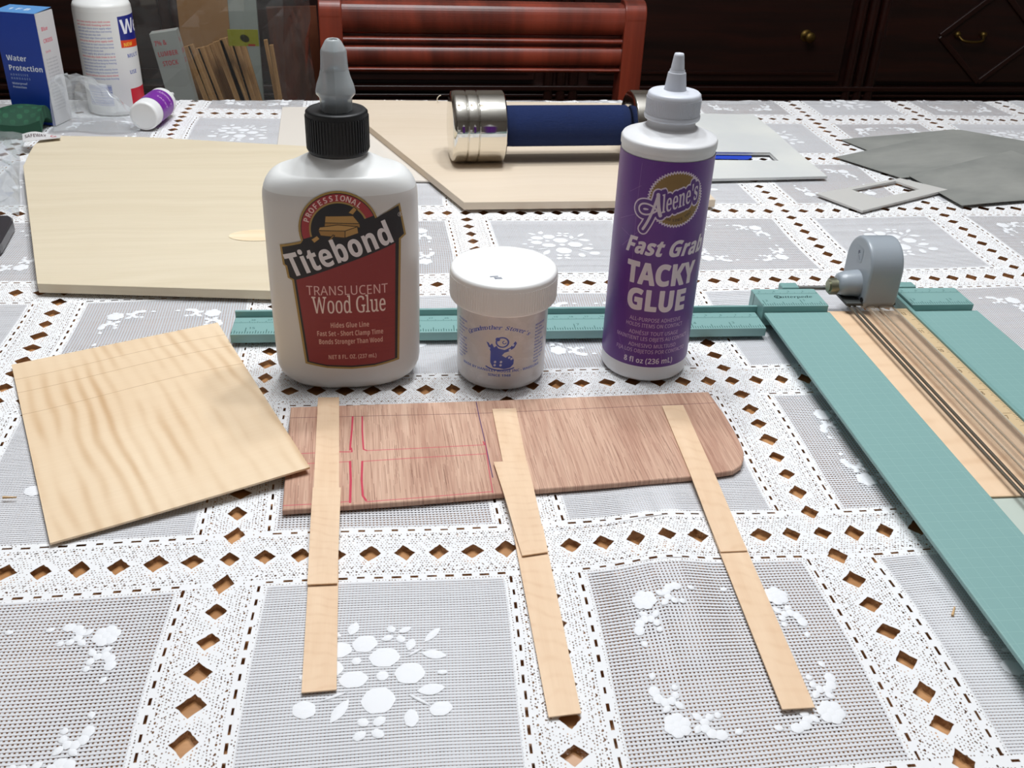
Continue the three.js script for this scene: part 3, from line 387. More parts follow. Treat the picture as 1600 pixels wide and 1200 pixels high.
// ------------------------------------------------------------------ figured veneer sheet and strips
const curlTex = (w, h, seed, along, amt) => pixels(w, h, (u, v) => { // ripples of figure across the grain
  const s = along ? v : u, t = along ? u : v, wv = fbm(t * 0.7 + 7, s * 2, seed, 3) * 2.2 + fbm(t * 1.2, s * 9, seed + 2, 2) * 0.7; const f = Math.sin((s * (along ? 16 : 17) + wv) * 6.283 * 0.8), m = fbm(s * 7, t * 4, seed + 5, 3), g = noise(s * 6, t * 260, seed + 8); const k = Math.max(0, f) ** 2 * (0.15 + 0.9 * Math.max(0, m - 0.35)) * amt + (g - 0.5) * 0.10 + (fbm(u * 3, v * 3, seed + 11, 3) - 0.5) * 0.5; return mix([245, 215, 182], [222, 182, 144], Math.max(0, Math.min(1, 0.25 + k))); });
{
  const tex = canvas(1024, 1024, (x, w) => {
    const im = x.createImageData(w, w);
    for (let j = 0; j < w; j++) for (let i = 0; i < w; i++) { const u = i / w, v = j / w, wv = fbm(v * 1.6 + 3, u * 2, 61, 2) * 1.3 + fbm(v * 5, u * 6, 65, 2) * 0.45, f = 0.5 + 0.5 * Math.sin((u * 15 - v * 1.6 + wv) * 6.283), m = fbm(u * 9, v * 3.2, 66, 3), g = noise(u * 8, v * 330, 68), k = f ** 1.6 * (0.1 + 1.7 * Math.max(0, m - 0.36)) * 0.85 + (g - 0.5) * 0.08 + (fbm(u * 2.5, v * 2.5, 70, 3) - 0.5) * 0.45, c = mix([246, 222, 190], [206, 168, 126], Math.max(0, Math.min(1, 0.14 + k * 0.8))), o = (j * w + i) * 4; im.data[o] = c[0]; im.data[o + 1] = c[1]; im.data[o + 2] = c[2]; im.data[o + 3] = 255; }
    x.putImageData(im, 0, 0); x.strokeStyle = 'rgba(170,130,92,0.55)'; x.lineWidth = 2.5; for (const y of [0.1, 0.19, 0.33]) { x.beginPath(); x.moveTo(0, y * w + 8); x.bezierCurveTo(w * 0.3, y * w + 22, w * 0.6, y * w - 24, w, y * w + 4); x.stroke(); }
  });
  const c = [G(18, 570, 0.0025), G(340, 504, 0.0025), G(484, 730, 0.0078), G(78, 849, 0.0025)];
  sheet('veneer_sheet', 'square sheet of pale rippled maple veneer with one corner on the brown board', 'veneer', c, (s, t) => T + 0.0026 + 0.0053 * Math.max(0, s * t) ** 1.3 + 0.0006 * Math.sin(s * 3) * Math.sin(t * 3), 0.0011, std({ map: tex, roughness: 0.6 }), 14, 14);
  const stripMats = [0, 1, 2, 3].map((k) => std({ map: curlTex(64, 512, 80 + k * 7, true, 0.5), roughness: 0.6 }));
  const strip = (label, q, fn, k) => sheet('veneer_strip', label, 'veneer strip', q.map(([x, y, h]) => G(x, y, h)), (s, t) => T + fn(t), 0.0006, stripMats[k % 4], 3, 18, 'thin maple veneer strips');
  const B = boardTop;
  const ramp = (a, b, t0, t1) => (t) => { const q = Math.max(0, Math.min(1, (t - t0) / (t1 - t0))); return a + (b - a) * q * q * (3 - 2 * q); };
  strip('veneer strip on the brown board between the red crossing and the maple sheet', [[497, 623, B], [530, 623, B], [530, 790, B], [489, 790, B]], () => B + 0.0009, 0);
  strip('veneer strip bridging from the marked board to the cloth beside the red lines', [[489, 766, B], [533, 766, B], [527, 911, 0.003], [480, 913, 0.003]], ramp(B + 0.0017, 0.0030, 0.3, 0.95), 1);
  strip('veneer strip lying on the bouquet net square, its end on the embroidery', [[483, 885, 0.0015], [529, 884, 0.0015], [526, 1078, 0.0015], [471, 1083, 0.0015]], () => 0.0018, 2);
  strip('short veneer strip on the brown board beside the purple pencil line', [[769, 641, B], [806, 640, B], [832, 770, B], [795, 771, B]], () => B + 0.0009, 3);
  strip('tapered veneer strip overlapping the middle of the board edge', [[771, 726, B], [823, 724, B], [856, 862, 0.003], [816, 868, 0.003]], ramp(B + 0.0017, 0.0030, 0.35, 0.95), 0);
  strip('veneer strip along the lace band covering its diamond holes', [[800, 822, 0.0015], [848, 822, 0.0015], [908, 1115, 0.0015], [857, 1121, 0.0015]], () => 0.0018, 1);
  strip('long veneer strip crossing the rounded end of the brown board', [[1034, 636, B], [1067, 635, B], [1168, 860, 0.003], [1126, 862, 0.003]], ramp(B + 0.0009, 0.0030, 0.5, 0.98), 2);
  strip('veneer strip lying on the wreath net square in front of the board', [[1114, 838, 0.0015], [1157, 838, 0.0015], [1273, 1107, 0.0015], [1222, 1110, 0.0015]], (t) => 0.0022 + clothY(0.16, -0.3) * 0.3 * Math.sin(t * 3.1), 3);
}

// ------------------------------------------------------------------ pale boards at the back
const bass = (seed, a = [226, 212, 186], b = [213, 197, 168]) => std({ map: rep(woodPixels(512, 512, a, b, 2, 34, seed, 0.6), 3, 3), roughness: 0.65 });
slab('primed_board', 'thin off white primed board under the dumbbell board', 'board', [[441, 167], [705, 168], [700, 283], [426, 279]].map(([x, y]) => G(x, y, 0.0026)), 0.0016, std({ color: rgb(222, 214, 204), roughness: 0.8 }));
{
  const h = 0.0094;
  const m = slab('basswood_panel', 'large pale plywood panel with an oval patch and a broken corner beside the bags', 'board', [[36, 259], [41, 250], [45, 240], [52, 228], [60, 220], [82, 212], [226, 214], [440, 226], [545, 232], [560, 459], [425, 454], [58, 443]].map(([x, y]) => G(x, y, h)), 0.0066, bass(101));
  const g = m.geometry, e = G(403, 368, h), s = new THREE.Shape(); s.absellipse(0, 0, 0.021, 0.0115, 0, 2 * Math.PI, false, 0);
  const pg = new THREE.ShapeGeometry(s, 32).rotateX(-Math.PI / 2).translate(e.x - m.position.x, 0.0003 + 0.0066, e.z - m.position.z);
  part('oval_patch', pg, std({ map: rep(woodPixels(256, 256, [250, 232, 200], [238, 214, 176], 2, 60, 120), 8, 8), roughness: 0.6 }), m, 'lighter oval wood patch');
}
slab('plywood_panel', 'pale plywood panel with a diagonally cut corner under the dumbbell', 'board', [[525, 155.5], [985, 161], [1118, 312], [725, 316]].map(([x, y]) => G(x, y, 0.0094)), 0.0066, bass(131, [228, 211, 190], [218, 199, 175]));
slab('slotted_board', 'white painted thin board with a square slot beside the purple bottle', 'board', [[1090, 177], [1178, 179], [1213, 207], [1251, 241], [1293, 275], [1060, 280], [1040, 240]].map(([x, y]) => G(x, y, 0.0052)), 0.0028, std({ map: rep(pixels(256, 256, (u, v) => { const n = fbm(u * 5, v * 5, 140, 4); return mix([226, 226, 220], [206, 208, 208], n); }), 4, 4), roughness: 0.7 }), { holes: [[[1100, 237], [1203, 238], [1217, 251], [1104, 250]].map(([x, y]) => G(x, y, 0.0052))] });
slab('blue_tape', 'strip of blue painter tape on the cloth seen through the slot', 'tape', [[1085, 238], [1172, 239], [1175, 246], [1168, 249], [1080, 247]].map(([x, y]) => G(x, y, 0.0014)), 0.0004, std({ color: rgb(28, 66, 190), roughness: 0.6 }), { bevel: 0 });
slab('stencil_card', 'grey cut-out card frame with a square window on the cloth', 'card', [[1276, 302], [1348, 329], [1481, 296], [1406, 278]].map(([x, y]) => G(x, y, 0.0040)), 0.0022, std({ color: rgb(196, 194, 190), roughness: 0.8 }), { holes: [[[1331, 296], [1400, 282.5], [1437, 295.5], [1372, 310]].map(([x, y]) => G(x, y, 0.0040))] });

// grey abrasive paper, three wavy overlapping sheets
{
  const tex = pixels(512, 512, (u, v, x, y) => { const n = fbm(u * 4, v * 4, 160, 4), g = hash(x, y, 4); return mix([156, 156, 151], [128, 130, 126], Math.max(0, Math.min(1, n * 1.3 - 0.2 + (g - 0.5) * 0.18))); });
  const m = std({ map: tex, roughness: 0.75, side: THREE.DoubleSide }), S = (label, q, base, seed) => sheet('sandpaper_sheet', label, 'sandpaper', q.map(([x, y]) => G(x, y, base)), (s, t, p) => T + base + 0.0014 * Math.max(0, fbm(p.x * 11, p.z * 11, seed, 2) - 0.35) + 0.0005, 0.0005, m, 20, 20, 'grey sandpaper sheets');
  S('lowest grey sandpaper sheet, its narrow corner pointing at the slotted board', [[1314, 219], [1490, 203], [1720, 260], [1440, 270]], 0.0010, 5);
  S('wide grey sandpaper sheet with its corner behind the cut-out card', [[1306, 246], [1500, 204], [1760, 250], [1408, 279]], 0.0019, 8);
  S('creased grey sandpaper sheet lying on top beside the card frame', [[1420, 276], [1580, 236], [1760, 300], [1503, 322]], 0.0028, 12);
}

// ------------------------------------------------------------------ dumbbell
{
  const r = 0.0318, c = G(735, 250, 0.0094), o = thing('dumbbell', 'chrome dumbbell with ringed ends and blue foam grip on the plywood panel', 'dumbbell', V3(0.1925, T + 0.0094, c.z), rad(0.8));
  const chrome = std({ color: rgb(225, 222, 214), metalness: 1, roughness: 0.09, bumpMap: rep(pixels(256, 256, (u, v) => { const n = fbm(u * 10, v * 10, 170, 3) * 255; return [n, n, n]; }, false), 2, 2), bumpScale: 0.00012 });
  const L = 0.108;
  for (const s of [-1, 1]) {
    const pr = [[0.00001, L], [r - 0.004, L], [r - 0.001, L - 0.0012], [r, L - 0.004], [r, L - 0.0125], [r - 0.0012, L - 0.0130], [r - 0.0012, L - 0.0140], [r, L - 0.0145], [r, L - 0.0225], [r - 0.0012, L - 0.0230], [r - 0.0012, L - 0.0240], [r, L - 0.0245], [r, L - 0.047], [r - 0.0015, L - 0.0485], [0.018, L - 0.049], [0.001, L - 0.049]];
    part('weight', lathe(pr, 96).rotateZ(-s * Math.PI / 2).translate(0, r, 0), chrome, o, 'chrome cylinder with two grooves');
  }
  const foam = std({ color: rgb(11, 34, 82), roughness: 0.95, bumpMap: rep(pixels(256, 256, (u, v, x, y) => { const n = hash(x, y, 2) * 255; return [n, n, n]; }, false), 4, 2), bumpScale: 0.0004 });
  part('grip', lathe([[0.0001, -0.0585], [0.0165, -0.0585], [0.0182, -0.0565], [0.0184, -0.05], [0.0184, 0.05], [0.0182, 0.0565], [0.0165, 0.0585], [0.0001, 0.0585]], 48).rotateZ(Math.PI / 2).translate(0, r, 0), foam, o, 'blue foam grip');
}

// ------------------------------------------------------------------ rotary paper trimmer
{
  const yaw = rad(-2.77), o = thing('paper_trimmer', 'teal plastic rotary paper trimmer with ruler arm, gridded wings and grey cutter head', 'paper trimmer', V3(0.25742, T + 0.0012, -0.54322), yaw);
  const teal = std({ color: rgb(126, 166, 163), roughness: 0.45 }), TEAL = '#86adaa';
  const ruler = (wmm, hmm, n0, draw) => canvas(Math.round(wmm * 6), Math.round(hmm * 6), (x, w, h) => { x.fillStyle = TEAL; x.fillRect(0, 0, w, h); x.scale(6, 6); draw(x); });
  const ticks = (x, xa, xb, h, zero, flip = false) => { // inches along the lower edge, centimetres along the upper edge
    x.fillStyle = '#22504c'; for (let k = -80; k < 17 * 16; k++) { const q = zero - k * 25.4 / 16; if (q < xa || q > xb) continue; const l = k % 16 === 0 ? 8 : k % 8 === 0 ? 5.4 : k % 4 === 0 ? 4.2 : 2.8; x.fillRect(q - xa - 0.2, h - 1 - l, 0.4, l); if (k % 16 === 0 && k) { x.font = '3.6px sans-serif'; x.fillText(String(Math.abs(k / 16)), q - xa + 1.5, h - 6.6); } }
    for (let k = -100; k < 420; k++) { const q = zero - k; if (q < xa || q > xb) continue; const l = k % 10 === 0 ? 2.6 : k % 5 === 0 ? 2 : 1.3; x.fillRect(q - xa - 0.14, 8.2 - l, 0.28, l); if (k % 10 === 0 && k) { x.font = '2.6px sans-serif'; x.fillText(String(Math.abs(k / 10)), q - xa + 0.6, 5.6); } }
  };
  const flat = (w, d, x, y, z, th, tex) => { const g = box(w, th, d, x + w / 2, y - th / 2, z + d / 2, Math.min(0.0006, th / 3)); planar(g, x, z, w, d); return [g, std({ map: tex, roughness: 0.45 })]; };
  // long ruler arm: channel with raised back lip
  part('ruler_arm', ...flat(0.3355, 0.0235, -0.3375, 0.0075, -0.0055, 0.006, ruler(335.5, 23.5, 0, (x) => ticks(x, -337.5, -2, 23.5, 52))), o, 'long teal ruler arm with inch and centimetre marks');
  part('ruler_lip', box(0.3375, 0.0105, 0.0022, -0.16875, 0.0063, -0.0067, 0.0005), teal, o);
  part('foot', [box(0.02, 0.0016, 0.02, -0.32, 0.0016, 0.006), box(0.02, 0.0016, 0.02, -0.1, 0.0016, 0.006)], teal, o);
  const grid = (wmm, dmm) => canvas(Math.round(wmm * 6), Math.round(dmm * 6), (x, w, h) => { x.fillStyle = TEAL; x.fillRect(0, 0, w, h); x.scale(6, 6); x.strokeStyle = 'rgba(152,188,184,0.6)'; x.lineWidth = 0.28; for (let a = 3; a < wmm; a += 6.35) { x.beginPath(); x.moveTo(a, 0); x.lineTo(a, dmm); x.stroke(); } for (let a = 3; a < dmm; a += 6.35) { x.beginPath(); x.moveTo(0, a); x.lineTo(wmm, a); x.stroke(); } });
  part('wing', ...flat(0.0445, 0.322, 0, 0.012, 0.0045, 0.0024, grid(44.5, 322)), o, 'teal wing with a fine grid');
  part('wing', ...flat(0.048, 0.322, 0.099, 0.012, 0.0045, 0.0024, grid(48, 322)), o, 'teal wing with a fine grid');
  part('wing_rib', [box(0.0025, 0.0085, 0.318, 0.018, 0.0053, 0.166), box(0.0025, 0.0085, 0.318, 0.145, 0.0053, 0.166), box(0.0025, 0.0085, 0.318, 0.100, 0.0053, 0.166)], teal, o);
  // bed between the wings with the fence ridge
  part('bed', box(0.056, 0.0045, 0.322, 0.0715, 0.0062, 0.1655), std({ color: rgb(196, 206, 196), roughness: 0.5 }), o, 'pale cutting bed');
  part('fence', box(0.0026, 0.0042, 0.345, 0.0982, 0.0132, 0.1530, 0.0006), teal, o);
  // head blocks with printed rulers
  const headRuler = (xa, xb, word) => ruler(xb - xa, 26.5, 0, (x) => { ticks(x, xa, xb, 26.5, 52); if (word) { x.fillStyle = '#173b3a'; x.font = 'italic bold 4.4px serif'; x.fillText('Cutterpede', 12.5, 14.4); x.beginPath(); x.arc(14, 12.6, 1.9, 0, 7); x.lineWidth = 0.7; x.strokeStyle = '#173b3a'; x.stroke(); } });
  part('head_block', ...flat(0.044, 0.0265, -0.001, 0.0165, -0.022, 0.0140, headRuler(-1, 43, true)), o, 'teal end block with printed ruler and lettering');
  part('head_block', ...flat(0.043, 0.0265, 0.1005, 0.0165, -0.022, 0.0140, headRuler(100.5, 143.5, false)), o, 'teal end block with printed ruler');
  part('hinge_tab', [box(0.012, 0.012, 0.008, 0.027, 0.0115, -0.0262, 0.001), box(0.012, 0.012, 0.008, 0.110, 0.0115, -0.0262, 0.001)], teal, o);
  part('hinge_pin', cyl(0.0016, 0.0016, 0.082, 0, 0, 0, 16).rotateZ(Math.PI / 2).translate(0.0685, 0.0150, -0.0262), std({ color: rgb(170, 170, 168), metalness: 1, roughness: 0.3 }), o, 'steel hinge pin');
  // clear rail with ridges and thin steel guide lines
  const railSheet = (pts) => { const p = [], ix = []; pts.forEach(([x, y], k) => { p.push(x, y, -0.015, x, y, 0.325); if (k) ix.push(2 * k - 2, 2 * k - 1, 2 * k, 2 * k, 2 * k - 1, 2 * k + 1); }); const g = new THREE.BufferGeometry(); g.setAttribute('position', new THREE.Float32BufferAttribute(p, 3)); g.setIndex(ix); const h = g.toNonIndexed(); h.computeVertexNormals(); return h; };
  part('rail', railSheet([[0.0565, 0.0122], [0.0570, 0.0134], [0.0690, 0.0134], [0.0976, 0.0134], [0.0980, 0.0122]]), phys({ color: rgb(226, 220, 212), roughness: 0.1, opacity: 0.03, transparent: true, side: THREE.DoubleSide }), o, 'clear plastic guide rail');
  const smoke = phys({ color: rgb(196, 178, 158), roughness: 0.2, opacity: 0.35, transparent: true, side: THREE.DoubleSide });
  for (const [a, b] of [[0.0690, 0.0748], [0.0772, 0.0872]]) part('rail_ridge', railSheet([[a, 0.0136], [a + 0.0008, 0.0156], [b - 0.0008, 0.0156], [b, 0.0136]]), smoke, o, 'smoky plastic ridge of the rail');
  const dark = std({ color: rgb(104, 98, 88), roughness: 0.4, metalness: 0.4 });
  for (const x of [0.0588, 0.0624]) part('guide_wire', box(0.0016, 0.0014, 0.34, x, 0.0140, 0.155, 0.0004), dark, o, 'dark grey guide edge');
  for (const x of [0.0712, 0.0782, 0.0884]) part('rail_edge', box(0.0009, 0.0008, 0.34, x, 0.0140, 0.155), std({ color: rgb(186, 176, 160), roughness: 0.5 }), o);
  // small rule printed along the fence
  part('fence_rule', ...flat(0.0075, 0.322, 0.0892, 0.0139, 0.0045, 0.0004, canvas(90, 2048, (x, w, h) => { x.fillStyle = '#d9bf97'; x.fillRect(0, 0, w, h); x.fillStyle = '#6b5136'; const s = h / 322; for (let k = 0; k < 13 * 16; k++) { const l = k % 16 === 0 ? 0.9 : k % 8 === 0 ? 0.55 : k % 4 === 0 ? 0.4 : 0.25; x.fillRect(w * (1 - l), (4 + k * 25.4 / 16) * s - 1, w * l, 2); if (k % 16 === 0) { x.font = 'bold 34px sans-serif'; x.fillText(String(12 - k / 16), 4, (4 + k * 25.4 / 16) * s + 36); } } })), o, 'narrow tan rule with inch marks');
  // cutter head
  const grey = phys({ color: rgb(158, 166, 174), roughness: 0.35, clearcoat: 0.3, clearcoatRoughness: 0.25 });
  const cutter = new THREE.Group(); cutter.name = 'cutter_head'; o.add(cutter);
  const s = new THREE.Shape(); s.moveTo(-0.0175, 0); s.lineTo(-0.0175, 0.0205); s.absarc(0, 0.0205, 0.0175, Math.PI, 0, true); s.lineTo(0.0175, 0.002); s.lineTo(0.0155, -0.0015); s.lineTo(0.008, 0); s.lineTo(-0.0175, 0);
  const hg = new THREE.ExtrudeGeometry(s, { depth: 0.018, bevelEnabled: true, bevelThickness: 0.0022, bevelSize: 0.0018, bevelSegments: 4, curveSegments: 24 }); // local x -> -z, depth -> x
  hg.rotateY(-Math.PI / 2).scale(1, 1, 1).translate(0.0885 - 0.002, 0.0165, -0.0145);
  part('housing', hg, grey, cutter, 'grey rounded blade housing');
  part('boss', lathe([[0.0001, 0.0150], [0.0048, 0.0150], [0.0068, 0.0140], [0.0082, 0.0100], [0.0088, 0.004], [0.0092, 0]], 32).rotateZ(Math.PI / 2).translate(0.0672, 0.0255, -0.0105), grey, cutter, 'grey round boss');
  part('nut', [new THREE.CylinderGeometry(0.0056, 0.0056, 0.0052, 6).rotateZ(Math.PI / 2).translate(0.0500, 0.0235, -0.0105), new THREE.CylinderGeometry(0.0036, 0.0036, 0.008, 16).rotateZ(Math.PI / 2).translate(0.0505, 0.0235, -0.0105)], std({ color: rgb(150, 150, 128), metalness: 0.8, roughness: 0.35 }), cutter, 'brass coloured hex nut');
  part('lock_button', cyl(0.0016, 0.0016, 0.001, 0, 0, 0, 16).rotateZ(Math.PI / 2).translate(0.0661, 0.0190, 0.0015), std({ color: rgb(14, 16, 20), roughness: 0.4 }), cutter, 'black round hole');
  part('printed_mark', canvasDecal(), std({ map: canvas(128, 128, (x) => { x.fillStyle = '#9ea6ae'; x.fillRect(0, 0, 128, 128); x.strokeStyle = '#2d3350'; x.lineWidth = 7; x.beginPath(); x.moveTo(30, 40); x.lineTo(60, 28); x.lineTo(52, 60); x.moveTo(28, 52); x.lineTo(76, 40); x.moveTo(48, 30); x.lineTo(40, 70); x.moveTo(52, 72); x.lineTo(92, 110); x.stroke(); }), roughness: 0.35 }), cutter, 'small dark printed mark');
  function canvasDecal() { return new THREE.PlaneGeometry(0.009, 0.009).rotateY(-Math.PI / 2).translate(0.06615, 0.0440, -0.0155); }
  part('carriage', box(0.034, 0.0022, 0.030, 0.0725, 0.0162, -0.012, 0.0006), std({ color: rgb(70, 72, 70), roughness: 0.5 }), cutter, 'dark carriage plate');
}
// veneer strip held in the trimmer
{
  const loc = (x, z) => { const a = rad(-2.77), c = Math.cos(a), s = Math.sin(a); return V3(0.25742 + x * c + z * s, T + 0.0108, -0.54322 - x * s + z * c); };
  const c = [loc(0.0455, -0.001), loc(0.0965, -0.001), loc(0.0965, 0.203), loc(0.0455, 0.203)];
  sheet('veneer_strip', 'wide maple veneer piece clamped under the clear rail of the trimmer', 'veneer strip', c, null, 0.0008, std({ map: curlTex(256, 1024, 190, true, 0.6), roughness: 0.6 }), 4, 8);
}

// ------------------------------------------------------------------ things at the back left of the table
{
  const p = G(88, 198, 0), yaw = rad(-17), o = thing('adhesive_bandage_box', 'tall blue and white carton with white lettering about water protection', 'box', V3(p.x, T + 0.001, p.z), yaw);
  const w = 0.0435, d = 0.030, h = 0.1065;
  const frontT = canvas(512, 1254, (x, W0, H0) => { x.fillStyle = '#123a9c'; x.fillRect(0, 0, W0, H0); x.fillStyle = '#e8ecf2'; x.font = 'bold 84px sans-serif'; x.fillText('Water', 60, 530); x.fillText('Protection', 60, 640, 430); x.fillStyle = '#8fa3cc'; x.font = 'bold 34px sans-serif'; x.fillText('A D H E S I V E', 66, 700); x.fillText('B A N D A G E S', 66, 742); x.fillStyle = '#c9d4ea'; x.fillText('Waterproof', 66, 800); x.fillText('Protection', 66, 842); });
  const sideT = canvas(352, 1254, (x, W0, H0) => { x.fillStyle = '#c9c7c8'; x.fillRect(0, 0, W0, H0); x.fillStyle = '#c9445a'; x.font = 'bold 60px sans-serif'; x.fillText('Blue', 70, 200); x.fillText('CROSS', 70, 330, 220); x.font = '38px sans-serif'; x.fillText('Sterile', 70, 440); x.fillStyle = '#8a8a90'; x.font = '26px sans-serif'; for (let k = 0; k < 16; k++) x.fillText('for minor cuts and', 60, 520 + k * 38, 240); });
  const topT = canvas(512, 352, (x, W0, H0) => { x.fillStyle = '#5f9ad6'; x.fillRect(0, 0, W0, H0); x.fillStyle = '#dfe9f4'; x.font = 'bold 120px sans-serif'; x.fillText('1 F B', 90, 220, 340); });
  const plane = (a, b) => new THREE.PlaneGeometry(a, b);
  part('carton', box(w, h, d, -w / 2, h / 2, -d / 2), std({ color: rgb(190, 190, 192), roughness: 0.6 }), o);
  part('front_print', plane(w, h).translate(-w / 2, h / 2, 0.0002), std({ map: frontT, roughness: 0.4 }), o, 'dark blue front panel');
  part('side_print', plane(d, h).rotateY(Math.PI / 2).translate(0.0002, h / 2, -d / 2), std({ map: sideT, roughness: 0.5 }), o, 'white side panel with red lettering');
  part('top_flap', plane(w, d).rotateX(-Math.PI / 2 + 0.06).translate(-w / 2, h + 0.001, -d / 2), std({ map: topT, roughness: 0.4, side: THREE.DoubleSide }), o, 'light blue top flap');
}
{
  const o = thing('caulk_bottle', 'white cylindrical bottle with blue fine print, barcode and red corner', 'bottle', V3(-0.2506, T + 0.001, -1.0975));
  const r = 0.0285, h = 0.106, az = Math.atan2(0.2506, 1.0975);
  const tex = canvas(2048, 1220, (x, w, H0) => {
    x.fillStyle = '#dcdcda'; x.fillRect(0, 0, w, H0); const S = w / (2 * Math.PI * r * 1000), X = (mm) => w / 2 + mm * S;
    const q = rng(44), words = 'apply evenly to clean dry surface then press wipe excess with damp cloth keep from freezing store in cool place'.split(' ');
    x.font = 'bold 30px sans-serif'; let y = 120; for (let k = 0; k < 19; k++) { x.fillStyle = [0, 1, 6, 11, 17].includes(k) ? '#d0606a' : '#7c86b4'; let s = ''; while (s.length < 34) s += words[Math.floor(q() * words.length)] + ' '; x.fillText(s, X(-25), y, (k % 5 === 4 ? 26 : 37) * S); y += 38; }
    x.fillStyle = '#5a6ab0'; for (let k = 0; k < 24; k++) x.fillRect(X(-24), 870 + k * 11, 27 * S, 3 + q() * 6);
    x.save(); x.translate(X(19), 60); x.fillStyle = '#16237c'; x.beginPath(); x.moveTo(0, 0); x.lineTo(60 * S, -20); x.lineTo(60 * S, 330); x.lineTo(0, 280); x.closePath(); x.fill(); x.fillStyle = '#e8e8f0'; x.font = 'bold 240px sans-serif'; x.fillText('Wel', 20, 210); x.fillStyle = '#d8401c'; x.beginPath(); x.moveTo(0, 280); x.lineTo(60 * S, 330); x.lineTo(60 * S, 420); x.lineTo(0, 370); x.fill(); x.fillStyle = '#f2c040'; x.font = 'bold 60px sans-serif'; x.fillText('NEW', 30, 360); x.restore();
    x.fillStyle = '#4a58a0'; x.font = 'bold 64px sans-serif'; x.fillText('MULTI', X(24), 560); x.fillText('USE', X(24), 760); x.fillStyle = '#cc1f34'; x.fillRect(X(22), 940, 30 * S, 300);
  });
  part('body', lathe([[0.00001, 0], [r - 0.003, 0], [r - 0.0008, 0.001], [r - 0.0003, 0.003], [r - 0.0003, h], [r - 0.0018, h + 0.0035], [r - 0.007, h + 0.006], [0.012, h + 0.0085], [0.011, h + 0.014]], 64), std({ color: rgb(226, 226, 224), roughness: 0.35 }), o, 'white plastic body');
  part('print', new THREE.CylinderGeometry(r, r, h - 0.007, 64, 1, true, -az - Math.PI + 0.25, 2 * Math.PI).translate(0, 0.0035 + (h - 0.007) / 2, 0), std({ map: tex, roughness: 0.4 }), o, 'printed label with blue text');
  part('cap', lathe([[0.00001, h + 0.042], [0.005, h + 0.042], [0.0125, h + 0.014], [0.0125, h + 0.010], [0.001, h + 0.010]], 32), white, o);
}
{
  const r = 0.0145, o = thing('small_glue_bottle', 'small purple labelled glue bottle lying on its side by the bag', 'bottle', V3(-0.2085, T + 0.001, -1.014), rad(-9));
  part('body', lathe([[0.00001, 0.0004], [r - 0.003, 0.0004], [r - 0.002, 0], [r - 0.0004, 0.0012], [r, 0.004], [r, 0.058], [r - 0.003, 0.063], [0.007, 0.066], [0.006, 0.070]], 40).rotateX(-Math.PI / 2).translate(0, r, 0), white, o, 'white plastic body');
  const tex = canvas(1024, 512, (x, w, h) => { x.fillStyle = '#7a2a9c'; x.fillRect(0, 0, w, h); x.fillStyle = '#c9a6d2'; x.font = 'italic bold 90px serif'; for (let k = 0; k < 3; k++) x.fillText("Aleene's", 20 + k * 340, 140, 220); x.font = 'bold 60px sans-serif'; for (let k = 0; k < 3; k++) x.fillText('TACKY', 60 + k * 340, 330); });
  part('label', new THREE.CylinderGeometry(r + 0.0002, r + 0.0002, 0.034, 40, 1, true).rotateX(-Math.PI / 2).translate(0, r, -0.033), std({ map: tex, roughness: 0.4 }), o, 'purple label');
  part('spout', lathe([[0.007, 0.068], [0.007, 0.076], [0.004, 0.078], [0.002, 0.092], [0.001, 0.092]], 24).rotateX(-Math.PI / 2).translate(0, r, 0), white, o);
}
// crumpled clear bags
const film = phys({ color: rgb(246, 248, 249), roughness: 0.16, transmission: 0.79, thickness: 0, side: THREE.DoubleSide, specularIntensity: 1 });
// a crumpled bag: an arch of film over a patch of cloth, ground(s, t) gives the footprint and tall(s, t) the height
function bag(name, label, ground, tall, ns, nt, jitter, seed) {
  const R = rng(seed), P = [], c = ground(0.5, 0.5); c.y = T + 0.001;
  for (let j = 0; j <= nt; j++) for (let i = 0; i <= ns; i++) { const u = i / ns, v = j / nt, p = ground(u, v), e = Math.min(1, 4 * Math.min(u, 1 - u, v, 1 - v) + 0.15); P.push([p.x + (R() - 0.5) * jitter * e - c.x, 0.0012 + Math.max(0, tall(u, v) + (R() - 0.5) * jitter * e * 0.8), p.z + (R() - 0.5) * jitter * e - c.z]); }
  const pos = [], id = (i, j) => P[j * (ns + 1) + i];
  for (let j = 0; j < nt; j++) for (let i = 0; i < ns; i++) { const q = [id(i, j), id(i + 1, j), id(i, j + 1), id(i + 1, j + 1)]; ((i + j) % 2 ? [0, 1, 2, 1, 3, 2] : [0, 1, 3, 0, 3, 2]).forEach((k) => pos.push(...q[k])); }
  const g = new THREE.BufferGeometry(); g.setAttribute('position', new THREE.Float32BufferAttribute(pos, 3)); g.computeVertexNormals();
  return single(name, g, film, label, 'plastic bag', c);
}
{
  const a = G(84, 210), b = G(218, 210);
  bag('clear_plastic_bag', 'crumpled clear plastic bag standing in front of the blue carton', (u, v) => V3(a.x + (b.x - a.x) * u, T, a.z - 0.002 - 0.052 * v * (1 - 0.45 * u) + 0.01 * Math.sin(u * 7) * (v - 0.5)), (u, v) => (u < 0.45 ? 0.046 + 0.006 * Math.sin(u * 7) : 0.048 * (1 - ((u - 0.45) / 0.58) ** 1.3)) * Math.sin(Math.PI * v) ** 0.6, 13, 9, 0.0075, 31);
  bag('grocery_bag', 'thin whitish grocery bag lying flat beside the broken corner of the plywood panel', (u, v) => { const y = 342 - v * 132, q = G(-110 + u * (142 + (v > 0.72 ? (v - 0.72) * 50 : 0)), y, 0); return q; }, (u, v) => 0.017 * (Math.sin(Math.PI * Math.min(1, u * 1.02)) ** 0.5) * (0.4 + 0.6 * Math.sin(Math.PI * v)), 14, 14, 0.007, 47);
}
